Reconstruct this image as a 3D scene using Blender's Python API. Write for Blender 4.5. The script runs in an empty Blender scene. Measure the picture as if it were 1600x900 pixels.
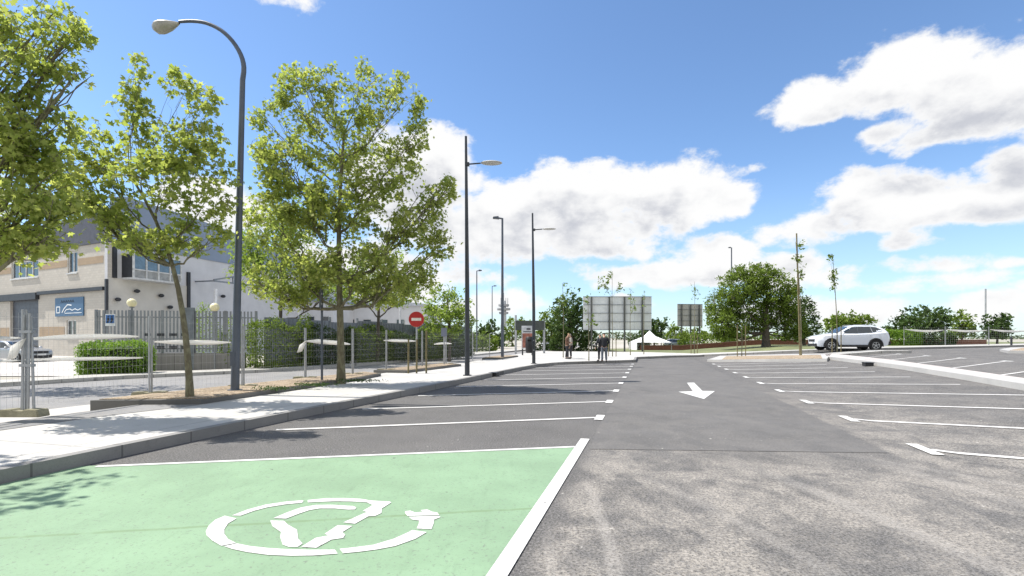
import bpy, bmesh, math, random
import numpy as np
from mathutils import Vector, Matrix, noise as mnoise
R = math.radians
scene = bpy.context.scene
COL = scene.collection
rng = random.Random(7)

# ------------------------------------------------------------------ camera, sky, sun, exposure
F, CX, HZ, H = 787.0, 800.0, 528.0, 1.55          # focal length and horizon of the photograph (1600 px wide), eye height
cam = bpy.data.cameras.new('camera'); camo = bpy.data.objects.new('camera', cam); COL.objects.link(camo)
cam.sensor_width = 36; cam.lens = 36 * F / 1600; cam.shift_y = (HZ - 450) / 1600
cam.clip_start = .05; cam.clip_end = 6000
camo.location = (0, 0, H); camo.rotation_euler = (R(90), 0, 0)
scene.camera = camo
SUN_EL, SUN_AZ = R(58), math.atan2(-.985, .17)      # azimuth measured clockwise from +Y
sd = Vector((math.sin(SUN_AZ) * math.cos(SUN_EL), math.cos(SUN_AZ) * math.cos(SUN_EL), math.sin(SUN_EL)))
sun = bpy.data.lights.new('sun', 'SUN'); suno = bpy.data.objects.new('sun', sun); COL.objects.link(suno)
sun.energy = 4.6; sun.angle = R(.53); sun.color = (1, .945, .87)
suno.rotation_euler = sd.to_track_quat('Z', 'Y').to_euler()
scene.view_settings.view_transform = 'Standard'; scene.view_settings.look = 'None'
scene.view_settings.gamma = 1; scene.view_settings.exposure = 0.68

class S:                                            # tiny expression builder over shader math nodes
    def __init__(s, nt, sock): s.nt, s.k = nt, sock
    def op(s, o, *a, clamp=False):
        n = s.nt.nodes.new('ShaderNodeMath'); n.operation = o; n.use_clamp = clamp
        for i, v in enumerate((s,) + a):
            if isinstance(v, S): s.nt.links.new(v.k, n.inputs[i])
            else: n.inputs[i].default_value = v
        return S(s.nt, n.outputs[0])
    def __add__(s, o): return s.op('ADD', o)
    def __sub__(s, o): return s.op('SUBTRACT', o)
    def __mul__(s, o): return s.op('MULTIPLY', o)
    def max(s, o): return s.op('MAXIMUM', o)
    def clamp(s): return s.op('ADD', 0.0, clamp=True)
    def step(s, a, b):
        n = s.nt.nodes.new('ShaderNodeMapRange'); n.interpolation_type = 'SMOOTHSTEP'
        s.nt.links.new(s.k, n.inputs['Value']); n.inputs['From Min'].default_value = a; n.inputs['From Max'].default_value = b
        return S(s.nt, n.outputs[0])
def noise_node(nt, vec, scale, detail=4, rough=.5, dist=0):
    n = nt.nodes.new('ShaderNodeTexNoise'); n.inputs['Scale'].default_value = scale
    n.inputs['Detail'].default_value = detail; n.inputs['Roughness'].default_value = rough; n.inputs['Distortion'].default_value = dist
    if vec is not None: nt.links.new(vec, n.inputs['Vector'])
    return S(nt, n.outputs['Fac'])
def mixc(nt, fac, a, b, mode='MIX'):
    n = nt.nodes.new('ShaderNodeMix'); n.data_type = 'RGBA'; n.blend_type = mode
    if isinstance(fac, S): nt.links.new(fac.k, n.inputs[0])
    else: n.inputs[0].default_value = fac
    for i, v in ((6, a), (7, b)):
        if isinstance(v, tuple): n.inputs[i].default_value = (*v[:3], 1)
        else: nt.links.new(v, n.inputs[i])
    return n.outputs[2]

def build_world():
    w = bpy.data.worlds.new('World'); scene.world = w; w.use_nodes = True; nt = w.node_tree
    bg = nt.nodes['Background']; STR = .095; bg.inputs['Strength'].default_value = STR
    sky = nt.nodes.new('ShaderNodeTexSky'); sky.sky_type = 'NISHITA'; sky.sun_disc = False
    sky.sun_elevation = SUN_EL; sky.sun_rotation = SUN_AZ; sky.altitude = 600; sky.air_density = 1.0; sky.dust_density = .45; sky.ozone_density = 1.0
    tc = nt.nodes.new('ShaderNodeTexCoord'); sep = nt.nodes.new('ShaderNodeSeparateXYZ'); nt.links.new(tc.outputs['Generated'], sep.inputs[0])
    x, y, z = (S(nt, sep.outputs[i]) for i in range(3))
    az = x.op('ARCTAN2', y); el = z.op('ARCSINE')
    cmb = nt.nodes.new('ShaderNodeCombineXYZ')
    for i, q in enumerate((az, el * 1.5)): nt.links.new(q.k, cmb.inputs[i])
    base = cmb.outputs[0]
    w1 = noise_node(nt, base, 5, 3, .5) - .5
    mp = nt.nodes.new('ShaderNodeMapping'); mp.inputs['Location'].default_value = (3.1, 7.7, 1.3); nt.links.new(base, mp.inputs[0])
    w2 = noise_node(nt, mp.outputs[0], 5, 3, .5) - .5
    a2, e2 = az + w1 * .10, el + w2 * .06
    clouds = [  # photograph pixel centre and radii, ratio of the lower radius
        (1520, 140, 140, 80, .8), (1400, 125, 130, 65, .7), (1275, 160, 95, 42, .8), (1500, 205, 150, 38, .8), (1405, 205, 70, 30, .7), (1620, 175, 110, 50, 1), (1620, 75, 45, 25, 1),
        (1380, 320, 150, 48, .8), (1500, 328, 170, 42, .7), (1610, 262, 85, 38, .7), (1250, 365, 70, 30, .8), (1440, 370, 60, 20, .7), (1340, 300, 60, 35, 1),
        (1040, 305, 130, 58, .9), (900, 305, 120, 55, .8), (800, 345, 140, 70, 1), (690, 250, 52, 50, 1), (640, 300, 110, 90, 1), (1115, 315, 80, 42, .8), (880, 385, 170, 34, .7), (890, 350, 90, 34, .8), (965, 352, 80, 40, .8), (985, 388, 42, 18, .8), (1160, 270, 38, 12, 1), (1080, 270, 70, 16, 1),
        (1120, 405, 75, 45, .8), (1040, 430, 140, 32, .8), (1200, 430, 110, 32, .9), (1290, 435, 70, 22, .8),
        (1445, 412, 95, 16, .8), (1450, 442, 110, 22, .8), (1580, 412, 45, 13, .8), (1370, 475, 70, 16, 1), (1560, 478, 120, 26, 1), (1250, 490, 160, 26, 1), (960, 485, 60, 16, 1),
        (700, 430, 110, 20, 1), (770, 475, 90, 26, 1), (560, 430, 180, 60, 1), (350, 330, 110, 45, 1), (180, 400, 160, 50, 1), (430, -8, 75, 12, 1),
        (-150, 300, 200, 60, .8), (1800, 330, 140, 50, .8), (2000, 200, 140, 60, .8)]
    def field(A, E):
        D = None
        for (px, py, rx, ry, lo) in clouds:
            t = (px - CX) / F; a = math.atan(t); ca = math.cos(a); e = math.atan((HZ - py) / F * ca)
            da = (A - a) * (1 / (rx / F * ca * ca)); de = (E - e) * (1 / (ry / F * ca))
            if lo != 1: de = de.max(de * (1 / lo) * 1.0) if False else de.max(0.0) + de.op('MINIMUM', 0.0) * (1 / lo)
            kq = min(1, max(.42, ry / 42)); d = (da * da + de * de).op('MULTIPLY_ADD', -kq, kq)
            D = d if D is None else D.op('SMOOTH_MAX', d, .35)
        return D.max(-2.0)
    f1 = noise_node(nt, base, 11, 12, .63, .1)
    rear = az.op('ABSOLUTE').step(1.15, 1.6)
    D = field(a2, e2).max((noise_node(nt, tc.outputs['Generated'], 1.6, 3, .5) - .40) * 7 + (rear - 1) * 8)  # unseen clouds behind the camera, added to make the blue fill light neutral
    dens = D + (f1 - .5) * 2.9
    mask = (dens + .12).step(.0, .6)
    wisp = (D + (noise_node(nt, base, 22, 8, .65) - .5) * 3.2).step(.2, 1.6) * .25
    mask = mask.max(wisp)
    Dup = field(a2 + .02, e2 + .055)
    f2 = noise_node(nt, mp.outputs[0], 11, 8, .55)
    shade = (Dup * .9 + (f2 - .5) * 3.0).step(.05, 1.1)
    thick = dens.step(.15, 1.1)
    K = 1.0 / STR / 2 ** scene.view_settings.exposure
    cc = mixc(nt, shade * thick, (1.0 * K, 1.0 * K, 1.0 * K), (.60 * K, .62 * K, .68 * K))
    # a paler band of air low over the horizon, and the sky's own blue
    low = el.step(.32, -.02) * .38
    tint = mixc(nt, 1.0, sky.outputs[0], (1.05, 1.22, 1.38), 'MULTIPLY')
    skyc = mixc(nt, low, tint, (.62 * K, .79 * K, .97 * K))
    nt.links.new(mixc(nt, mask, skyc, cc), bg.inputs['Color'])
build_world()

# ------------------------------------------------------------------ the lie of the land
TH = R(15.2); SN, CS = math.sin(TH), math.cos(TH)   # the aisle's direction; u = metres right of it, v = metres along it
def uv(X, Y): return X * CS - Y * SN, X * SN + Y * CS
def xy(u, v): return u * CS + v * SN, -u * SN + v * CS
SL, U0, TOP = .076, 4.0, .68
U1 = U0 + TOP / SL
def gz(X, Y):                                        # level lot, gentle rise to the right, level again
    return min(max(SL * (uv(X, Y)[0] - U0), 0), TOP)
def G(px, py, off=0.):                               # where the sight line through a photo point meets the ground raised by off
    lo, hi = .1, 3000
    for _ in range(60):
        m = (lo + hi) / 2; X = (px - CX) / F * m
        if H - (py - HZ) / F * m - gz(X, m) - off > 0: lo = m
        else: hi = m
    return ((px - CX) / F * lo, lo)
def ht(py, Y): return H - (py - HZ) / F * Y          # height seen at photo row py at distance Y
def wx(px, Y): return (px - CX) / F * Y

# ------------------------------------------------------------------ materials
def new_mat(name):
    m = bpy.data.materials.new(name); m.use_nodes = True; nt = m.node_tree
    return m, nt, nt.nodes['Principled BSDF']
def bumpit(nt, b, h, strength, dist=.01):
    n = nt.nodes.new('ShaderNodeBump'); n.inputs['Strength'].default_value = strength; n.inputs['Distance'].default_value = dist
    nt.links.new(h.k, n.inputs['Height']); nt.links.new(n.outputs[0], b.inputs['Normal'])
def objvec(nt):
    t = nt.nodes.new('ShaderNodeTexCoord'); return t.outputs['Object']
def posvec(nt, rot=0, scale=(1, 1, 1)):
    g = nt.nodes.new('ShaderNodeNewGeometry'); mp = nt.nodes.new('ShaderNodeMapping')
    mp.inputs['Rotation'].default_value = (0, 0, rot); mp.inputs['Scale'].default_value = scale
    nt.links.new(g.outputs['Position'], mp.inputs[0]); return mp.outputs[0]
MC = {}
def M(name, col, rough=.6, metal=0, var=.18, vs=3., fine=0, fs=60., bump=0, spec=.5, emit=0, alpha=1, coat=0):
    if name in MC: return MC[name]
    m, nt, b = new_mat(name); v = objvec(nt)
    n = noise_node(nt, v, vs, 6, .6).step(.3, .7)
    c = mixc(nt, n, tuple(x * (1 - var) for x in col), tuple(min(1, x * (1 + var)) for x in col))
    if fine:
        f = noise_node(nt, v, fs, 3, .7).step(.35, .65)
        c = mixc(nt, f * fine, c, tuple(x * .35 for x in col))
        if bump: bumpit(nt, b, f, bump)
    nt.links.new(c, b.inputs['Base Color']); b.inputs['Roughness'].default_value = rough; b.inputs['Metallic'].default_value = metal
    b.inputs['Specular IOR Level'].default_value = spec; b.inputs['Coat Weight'].default_value = coat
    if emit: nt.links.new(c, b.inputs['Emission Color']); b.inputs['Emission Strength'].default_value = emit
    MC[name] = m; return m

def asphalt(name, lo, hi, dust, dust_col=(.345, .318, .278), zone=None, speck=.5):
    m, nt, b = new_mat(name); p = posvec(nt, TH)
    st = posvec(nt, TH + .35, (1.0, .85, 1)); st2 = posvec(nt, .12, (1.1, .85, 1))
    big = noise_node(nt, p, .55, 6, .6).step(.3, .72)
    c = mixc(nt, big, lo, hi)
    mid = noise_node(nt, st, 2.2, 7, .62).step(.3, .75)
    c = mixc(nt, mid * .5, c, tuple((a + q) / 2 * 1.25 for a, q in zip(lo, hi)))
    if dust:
        d = noise_node(nt, st2, 1.1, 9, .68, .6).step(.41, .58)
        d2 = noise_node(nt, st, 3.5, 8, .7, .3).step(.36, .64)
        d = (d * .75 + d2 * .5) * (noise_node(nt, p, 30, 5, .8).step(.38, .60) * .85 + .15)
        sp = nt.nodes.new('ShaderNodeSeparateXYZ'); nt.links.new(p, sp.inputs[0]); u, v = S(nt, sp.outputs[0]), S(nt, sp.outputs[1])
        if zone == 'lot':
            wob = noise_node(nt, p, .8, 4, .6) - .5
            near = (v + wob * 1.6).step(9.0, 6.0)            # the unswept strip by the old joint
            side = u.step(3.05, 3.2) * (u + wob * 2.5).step(7.5, 4.2) * v.step(26, 6)
            left = (u + wob * .3).step(-.9, -.6)
            amt = (near * left * .95).max(side * .9).max(u.step(3.0, 4.0) * .3).max(.06)
            d = d * amt
            # wheel tracks of pale dust dragged over the surface
            g = nt.nodes.new('ShaderNodeNewGeometry'); s2 = nt.nodes.new('ShaderNodeSeparateXYZ'); nt.links.new(g.outputs['Position'], s2.inputs[0])
            X, Y = S(nt, s2.outputs[0]), S(nt, s2.outputs[1])
            ww = (noise_node(nt, p, 1.5, 3, .5) - .5) * .10; grit = noise_node(nt, p, 16, 5, .75).step(.28, .6)
            TR = None
            for x0, k, wd, y1, a in ((.76, .02, .075, 6.0, 1.0), (.35, -.05, .05, 4.6, .7), (3.35, -.16, .14, 6.6, .8), (2.2, -.3, .10, 6.2, .55), (4.9, -.10, .16, 7, .6), (6.4, -.55, .14, 7.5, .6)):
                t = (X + (Y - 3.3) * (-k) + ww - x0 + (Y - 5) * (Y - 5) * .03).op('ABSOLUTE').step(wd, wd * .35)
                q_ = t * grit * Y.step(y1, y1 - 1.6) * a; TR = q_ if TR is None else TR.max(q_)
        c = mixc(nt, (d * dust).clamp(), c, dust_col)
        if zone == 'lot': c = mixc(nt, (TR * .55).clamp(), c, (.36, .34, .31))
    f = noise_node(nt, posvec(nt), 48, 6, .85)
    c = mixc(nt, f.step(.5, .62) * speck, c, tuple(min(1, x * 2.6) for x in hi))
    c = mixc(nt, f.step(.5, .38) * speck * 1.3, c, tuple(x * .35 for x in lo))
    n3 = noise_node(nt, posvec(nt), 13, 2, .5).step(.735, .76)
    c = mixc(nt, n3 * .7, c, (.5, .48, .44))
    nt.links.new(c, b.inputs['Base Color']); b.inputs['Roughness'].default_value = .88; b.inputs['Specular IOR Level'].default_value = .35
    bumpit(nt, b, f, .45, .006); return m
M_LOT = asphalt('worn_asphalt', (.076, .074, .072), (.112, .109, .106), 1.0, zone='lot', speck=.65)
M_NEW = asphalt('new_asphalt', (.092, .090, .088), (.120, .117, .114), .15, speck=.22)
M_ROAD = asphalt('street_asphalt', (.17, .17, .172), (.23, .23, .232), .3, speck=.15)
def ground_mat():
    m, nt, b = new_mat('dry_earth'); p = posvec(nt)
    c = mixc(nt, noise_node(nt, p, .15, 8, .6).step(.35, .65), (.42, .40, .36), (.33, .30, .25))
    c = mixc(nt, noise_node(nt, p, .03, 5, .5).step(.5, .65) * .8, c, (.14, .17, .07))
    nt.links.new(c, b.inputs['Base Color']); b.inputs['Roughness'].default_value = .95; return m
def concrete_mat(name, col, joints=0, dirt=.5):
    m, nt, b = new_mat(name); p = posvec(nt, TH)
    c = mixc(nt, noise_node(nt, p, .7, 7, .6).step(.35, .7), tuple(x * .84 for x in col), col)
    c = mixc(nt, noise_node(nt, p, 4, 8, .7).step(.55, .75) * dirt, c, tuple(x * .62 for x in col))
    f = noise_node(nt, p, 70, 3, .7); c = mixc(nt, f.step(.5, .35) * .35, c, tuple(x * .55 for x in col))
    if joints:
        br = nt.nodes.new('ShaderNodeTexBrick'); nt.links.new(p, br.inputs['Vector']); br.offset = 0
        br.inputs['Color1'].default_value = br.inputs['Color2'].default_value = (1, 1, 1, 1); br.inputs['Mortar'].default_value = (0, 0, 0, 1)
        br.inputs['Scale'].default_value = 1; br.inputs['Mortar Size'].default_value = .012; br.inputs['Brick Width'].default_value = joints; br.inputs['Row Height'].default_value = joints
        c = mixc(nt, S(nt, br.outputs['Fac']) * .85, c, tuple(x * .4 for x in col))
    nt.links.new(c, b.inputs['Base Color']); b.inputs['Roughness'].default_value = .85; bumpit(nt, b, f, .3, .004); return m
M_PAVE = concrete_mat('pale_concrete_paving', (.50, .49, .465), 2.4, .45)
M_KERB = concrete_mat('kerb_concrete', (.25, .245, .235), 1.0, .6)
M_STREETPAVE = concrete_mat('grey_paving', (.46, .45, .42), .6, .4)
M_PATH = concrete_mat('pinkish_paving', (.50, .46, .44), .8, .4)
M_WHITEKERB = concrete_mat('pale_kerb', (.44, .435, .42), 0, .5)
def paint_mat(name, col, wear, seam=False):
    m, nt, b = new_mat(name); p = posvec(nt, TH)
    c = mixc(nt, noise_node(nt, p, 1.2, 7, .6).step(.3, .7), tuple(x * .88 for x in col), tuple(min(.9, x * 1.06) for x in col))
    w = noise_node(nt, p, 30, 6, .75)
    c = mixc(nt, w.step(.56, .66) * wear, c, (.13, .14, .12))
    c = mixc(nt, noise_node(nt, posvec(nt), 55, 6, .85).step(.57, .64) * wear * .8, c, tuple(x * .55 for x in col))
    c = mixc(nt, noise_node(nt, posvec(nt, TH, (1, .25, 1)), 9, 7, .7).step(.52, .75) * wear * .5, c, tuple(x * .62 for x in col))
    c = mixc(nt, noise_node(nt, p, 9, 2, .5).step(.75, .77) * .8, c, (.07, .07, .06))
    if seam:                                          # the construction joint under the paint
        g = nt.nodes.new('ShaderNodeNewGeometry'); s2 = nt.nodes.new('ShaderNodeSeparateXYZ'); nt.links.new(g.outputs['Position'], s2.inputs[0])
        X, Y = S(nt, s2.outputs[0]), S(nt, s2.outputs[1])
        l = (X * -.165 + Y - 4.535 + (noise_node(nt, p, 3, 3, .5) - .5) * .05).op('ABSOLUTE').step(.035, .008)
        c = mixc(nt, l * (noise_node(nt, p, 5, 4, .6).step(.25, .55)) * .6, c, (.13, .20, .09))
    nt.links.new(c, b.inputs['Base Color']); b.inputs['Roughness'].default_value = .7; bumpit(nt, b, noise_node(nt, posvec(nt), 95, 4, .8), .3, .004); return m
M_GREEN = paint_mat('green_bay_paint', (.207, .318, .198), .8, True)
M_WHITE = paint_mat('white_road_paint', (.62, .62, .60), .6)
M_WORN = paint_mat('dusty_white_paint', (.62, .61, .59), .75)
def gravel_mat():
    m, nt, b = new_mat('tan_gravel'); p = posvec(nt)
    vo = nt.nodes.new('ShaderNodeTexVoronoi'); vo.inputs['Scale'].default_value = 22; nt.links.new(p, vo.inputs['Vector'])
    c = mixc(nt, S(nt, vo.outputs['Distance']).step(.1, .6), (.46, .38, .28), (.22, .165, .11))
    c = mixc(nt, noise_node(nt, p, 2, 6, .6).step(.4, .65) * .6, c, (.42, .34, .24))
    nt.links.new(c, b.inputs['Base Color']); b.inputs['Roughness'].default_value = .95
    bumpit(nt, b, S(nt, vo.outputs['Distance']), .8, .03); return m
M_GRAVEL = gravel_mat()
def leaf_mat(name, c1, c2, c3, trans=.45, tb=(1.45, 1.5, .95)):
    m, nt, b = new_mat(name); out = nt.nodes['Material Output']
    g = nt.nodes.new('ShaderNodeNewGeometry'); r = S(nt, g.outputs['Random Per Island'])
    n = noise_node(nt, objvec(nt), 1.1, 4, .6).step(.35, .65)
    c = mixc(nt, r.step(.0, 1.), c1, c2); c = mixc(nt, n * .55, c, c3)
    nt.links.new(c, b.inputs['Base Color']); b.inputs['Roughness'].default_value = .6; b.inputs['Specular IOR Level'].default_value = .2
    tr = nt.nodes.new('ShaderNodeBsdfTranslucent'); mx = nt.nodes.new('ShaderNodeMixShader'); mx.inputs[0].default_value = trans
    nt.links.new(mixc(nt, 1., c, tb, 'MULTIPLY'), tr.inputs[0]); nt.links.new(b.outputs[0], mx.inputs[1]); nt.links.new(tr.outputs[0], mx.inputs[2]); nt.links.new(mx.outputs[0], out.inputs[0]); return m
L_PLANE = leaf_mat('plane_leaf', (.26, .31, .085), (.44, .46, .17), (.20, .26, .06), .55)
L_BACK = leaf_mat('street_tree_leaf', (.18, .26, .05), (.30, .37, .10), (.14, .21, .04), .45)
L_DARK = leaf_mat('evergreen_leaf', (.045, .085, .022), (.085, .13, .035), (.035, .065, .02), .25)
L_MID = leaf_mat('elm_leaf', (.12, .18, .03), (.20, .27, .05), (.085, .13, .022), .35)
L_HEDGE = leaf_mat('hedge_leaf', (.12, .22, .03), (.24, .36, .06), (.08, .15, .02), .35)
def bark_mat(name, a, b_):
    m, nt, b = new_mat(name); v = objvec(nt); mp = nt.nodes.new('ShaderNodeMapping'); mp.inputs['Scale'].default_value = (1, 1, .45); nt.links.new(v, mp.inputs[0])
    n = noise_node(nt, mp.outputs[0], 9, 6, .6, .4).step(.42, .58); c = mixc(nt, n, a, b_)
    c = mixc(nt, noise_node(nt, mp.outputs[0], 30, 4, .7).step(.5, .7) * .5, c, tuple(x * .5 for x in a))
    nt.links.new(c, b.inputs['Base Color']); b.inputs['Roughness'].default_value = .9; bumpit(nt, b, n, .5, .02); return m
B_PLANE = bark_mat('plane_bark', (.19, .18, .11), (.12, .105, .065)); B_DARK = bark_mat('dark_bark', (.07, .06, .045), (.11, .09, .07)); B_WOOD = bark_mat('stake_wood', (.20, .17, .09), (.14, .12, .06))
GALV = M('galvanised_steel', (.36, .37, .38), .5, .55, .15); POLE = M('grey_painted_pole', (.085, .10, .125), .45, .3, .12)
DARKPOLE = M('anthracite_pole', (.045, .05, .058), .4, .3, .12); BLACK = M('black_plastic', (.018, .018, .02), .5, 0, .2)
GLASS = M('dark_glass', (.02, .03, .04), .06, 0, .1, spec=.9); RUB = M('rubber', (.02, .02, .02), .85, 0, .2)
ALU = M('lamp_aluminium', (.50, .50, .48), .5, .15, .05); TAPE = M('white_plastic_tape', (.84, .83, .80), .5, 0, .04, 8)
def _tape():
    nt = TAPE.node_tree; b = nt.nodes['Principled BSDF']; tr = nt.nodes.new('ShaderNodeBsdfTranslucent'); tr.inputs[0].default_value = (.86, .85, .82, 1)
    mx = nt.nodes.new('ShaderNodeMixShader'); mx.inputs[0].default_value = .5; nt.links.new(b.outputs[0], mx.inputs[1]); nt.links.new(tr.outputs[0], mx.inputs[2]); nt.links.new(mx.outputs[0], nt.nodes['Material Output'].inputs[0])
_tape()

# ------------------------------------------------------------------ mesh and object helpers
class MB:
    def __init__(s): s.v, s.f = [], []
    def add(s, vs, fs):
        o = len(s.v); s.v += [tuple(p) for p in vs]; s.f += [tuple(i + o for i in f) for f in fs]; return s
    def box(s, c, d, rz=0, rot=None):
        m = rot or Matrix.Rotation(rz, 3, 'Z'); c = Vector(c)
        P = [c + m @ Vector((a * d[0] / 2, b * d[1] / 2, e * d[2] / 2)) for a in (-1, 1) for b in (-1, 1) for e in (-1, 1)]
        return s.add(P, [(0, 1, 3, 2), (4, 6, 7, 5), (0, 4, 5, 1), (2, 3, 7, 6), (0, 2, 6, 4), (1, 5, 7, 3)])
    def bar(s, a, b, w, h=None):
        a, b = Vector(a), Vector(b); d = b - a; q = d.to_track_quat('X', 'Z').to_matrix()
        return s.box((a + b) / 2, (d.length, w, h or w), rot=q)
    def tube(s, path, rad, n=8, cap=True):
        path = [Vector(p) for p in path]; k = len(path)
        if not hasattr(rad, '__len__'): rad = [rad] * k
        vs, fs = [], []; x = None
        for i, p in enumerate(path):
            d = (path[min(i + 1, k - 1)] - path[max(i - 1, 0)])
            d = d.normalized() if d.length > 1e-9 else Vector((0, 0, 1))
            if x is None: x = d.orthogonal().normalized()
            x = (x - d * x.dot(d)); x = x.normalized() if x.length > 1e-6 else d.orthogonal().normalized(); y = d.cross(x)
            vs += [p + (x * math.cos(2 * math.pi * j / n) + y * math.sin(2 * math.pi * j / n)) * rad[i] for j in range(n)]
        for i in range(k - 1):
            for j in range(n): a, b = i * n + j, i * n + (j + 1) % n; fs.append((a, b, b + n, a + n))
        if cap: fs += [tuple(reversed(range(n))), tuple(range((k - 1) * n, k * n))]
        return s.add(vs, fs)
    def cyl(s, a, b, r, n=16): return s.tube([a, b], r, n)
    def lathe(s, prof, n=16, c=(0, 0, 0), M_=None):
        c = Vector(c); M_ = M_ or Matrix.Identity(3); vs, fs = [], []
        for r, z in prof: vs += [c + M_ @ Vector((r * math.cos(2 * math.pi * j / n), r * math.sin(2 * math.pi * j / n), z)) for j in range(n)]
        for i in range(len(prof) - 1):
            for j in range(n): a, b = i * n + j, i * n + (j + 1) % n; fs.append((a, b, b + n, a + n))
        return s.add(vs, fs)
    def ball(s, c, r, n=12, m=8):
        r = r if hasattr(r, '__len__') else (r, r, r)
        pr = [(max(math.sin(math.pi * i / m), 1e-3), -math.cos(math.pi * i / m)) for i in range(m + 1)]
        return s.lathe(pr, n, c, Matrix.Diagonal(r))
    def prism(s, poly, fn, d0, d1):                  # polygon in 2D, fn(a, b, depth) gives the 3D point
        n = len(poly); vs = [fn(a, b, d0) for a, b in poly] + [fn(a, b, d1) for a, b in poly]
        return s.add(vs, [tuple(range(n)), tuple(range(2 * n - 1, n - 1, -1))] + [(i, i + n, (i + 1) % n + n, (i + 1) % n) for i in range(n)])
    def build(s, name, mat, parent=None, smooth=0, bevel=0):
        me = bpy.data.meshes.new(name); me.from_pydata(s.v, [], s.f)
        bm = bmesh.new(); bm.from_mesh(me)
        bmesh.ops.recalc_face_normals(bm, faces=bm.faces[:])
        if bevel: bmesh.ops.bevel(bm, geom=bm.edges[:], offset=bevel, segments=2, affect='EDGES', clamp_overlap=True)
        bm.to_mesh(me); bm.free()
        if smooth: me.shade_smooth(); me.set_sharp_from_angle(angle=R(smooth))
        me.materials.append(mat)
        o = bpy.data.objects.new(name, me); COL.objects.link(o)
        if parent: o.parent = parent
        return o
def tag(o, label, cat, group=None):
    o['label'] = label; o['category'] = cat
    if group: o['group'] = group
    return o
def thing(name, label, cat, loc, rz=0, group=None):
    o = bpy.data.objects.new(name, None); COL.objects.link(o); o.empty_display_size = .2
    o.location = loc; o.rotation_euler = (0, 0, rz); return tag(o, label, cat, group)
def dup(root, loc, rz, label, group=None, scale=None):
    r = root.copy(); COL.objects.link(r); r.location = loc; r.rotation_euler = (0, 0, rz); r['label'] = label
    if group: r['group'] = group
    if scale: r.scale = scale
    for ch in list(root.children):
        c = ch.copy(); COL.objects.link(c); c.parent = r
        for g in list(ch.children):
            d = g.copy(); COL.objects.link(d); d.parent = c
    return r
def drape(poly, fz, thick=0):
    """a polygon laid over the lot's slopes (and given sides when thick)"""
    bm = bmesh.new(); vs = [bm.verts.new((a, b, 0)) for a, b in poly]; f = bm.faces.new(vs)
    f.normal_update()
    if f.normal.z < 0: f.normal_flip()
    bmesh.ops.triangulate(bm, faces=bm.faces[:])
    for U in (U0, U1):
        p = xy(U, 0); bmesh.ops.bisect_plane(bm, geom=bm.verts[:] + bm.edges[:] + bm.faces[:], plane_co=(*p, 0), plane_no=(CS, -SN, 0))
    bmesh.ops.remove_doubles(bm, verts=bm.verts[:], dist=1e-4)
    for v in bm.verts: v.co.z = gz(v.co.x, v.co.y) + fz
    if thick:
        ed = [e for e in bm.edges if len(e.link_faces) == 1]
        r = bmesh.ops.extrude_edge_only(bm, edges=ed)
        for v in r['geom']:
            if isinstance(v, bmesh.types.BMVert): v.co.z -= thick
        bmesh.ops.recalc_face_normals(bm, faces=bm.faces[:])
    return bm
def sheet(name, poly, off, mat, thick=0, kind='structure'):
    bm = drape(poly, off, thick); me = bpy.data.meshes.new(name); bm.to_mesh(me); bm.free(); me.materials.append(mat)
    o = bpy.data.objects.new(name, me); COL.objects.link(o)
    if kind: o['kind'] = kind
    return o
def multi(name, polys, off, mat, thick=0, kind='structure'):
    me = bpy.data.meshes.new(name); out = bmesh.new()
    for poly in polys:
        bm = drape(poly, off, thick); t = bpy.data.meshes.new('t'); bm.to_mesh(t); bm.free(); out.from_mesh(t); bpy.data.meshes.remove(t)
    out.to_mesh(me); out.free(); me.materials.append(mat); o = bpy.data.objects.new(name, me); COL.objects.link(o)
    if kind: o['kind'] = kind
    return o
def UV(l): return [xy(*p) for p in l]
def PX(l, off=0): return [G(a, b, off) for a, b in l]
def offset_line(line, d):                            # shift a polyline sideways (left of travel is positive)
    out = []
    for i, p in enumerate(line):
        a, b = line[max(i - 1, 0)], line[min(i + 1, len(line) - 1)]; dx, dy = b[0] - a[0], b[1] - a[1]; l = math.hypot(dx, dy) or 1
        out.append((p[0] - dy / l * d, p[1] + dx / l * d))
    return out
def stripe(a, b, w):
    dx, dy = b[0] - a[0], b[1] - a[1]; l = math.hypot(dx, dy); nx, ny = -dy / l * w / 2, dx / l * w / 2
    return [(a[0] - nx, a[1] - ny), (b[0] - nx, b[1] - ny), (b[0] + nx, b[1] + ny), (a[0] + nx, a[1] + ny)]

# ------------------------------------------------------------------ ground, lot, pavements, markings
sheet('ground', [(-3000, -60), (3000, -60), (3000, 4000), (-3000, 4000)], -.02, ground_mat())
kl = UV([(-6.62, -8), (-6.62, 5.0), (-6.56, 7.25), (-6.4, 10.2), (-6.2, 13.4), (-6.05, 19), (-5.9, 23.2), (-5.7, 26), (-5.2, 28.1), (-4.6, 29.2), (-.8, 33.05)])
kf = [xy(-.85, 38.0)] + PX([(1050, 558.6), (1100, 557), (1200, 553), (1270, 550), (1340, 548), (1420, 546), (1600, 541.5)]) + [xy(75, 108)]
sheet('parking_lot', kl + kf + [xy(90, 90), xy(60, -12), xy(-6.62, -12)], 0, M_LOT)
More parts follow.
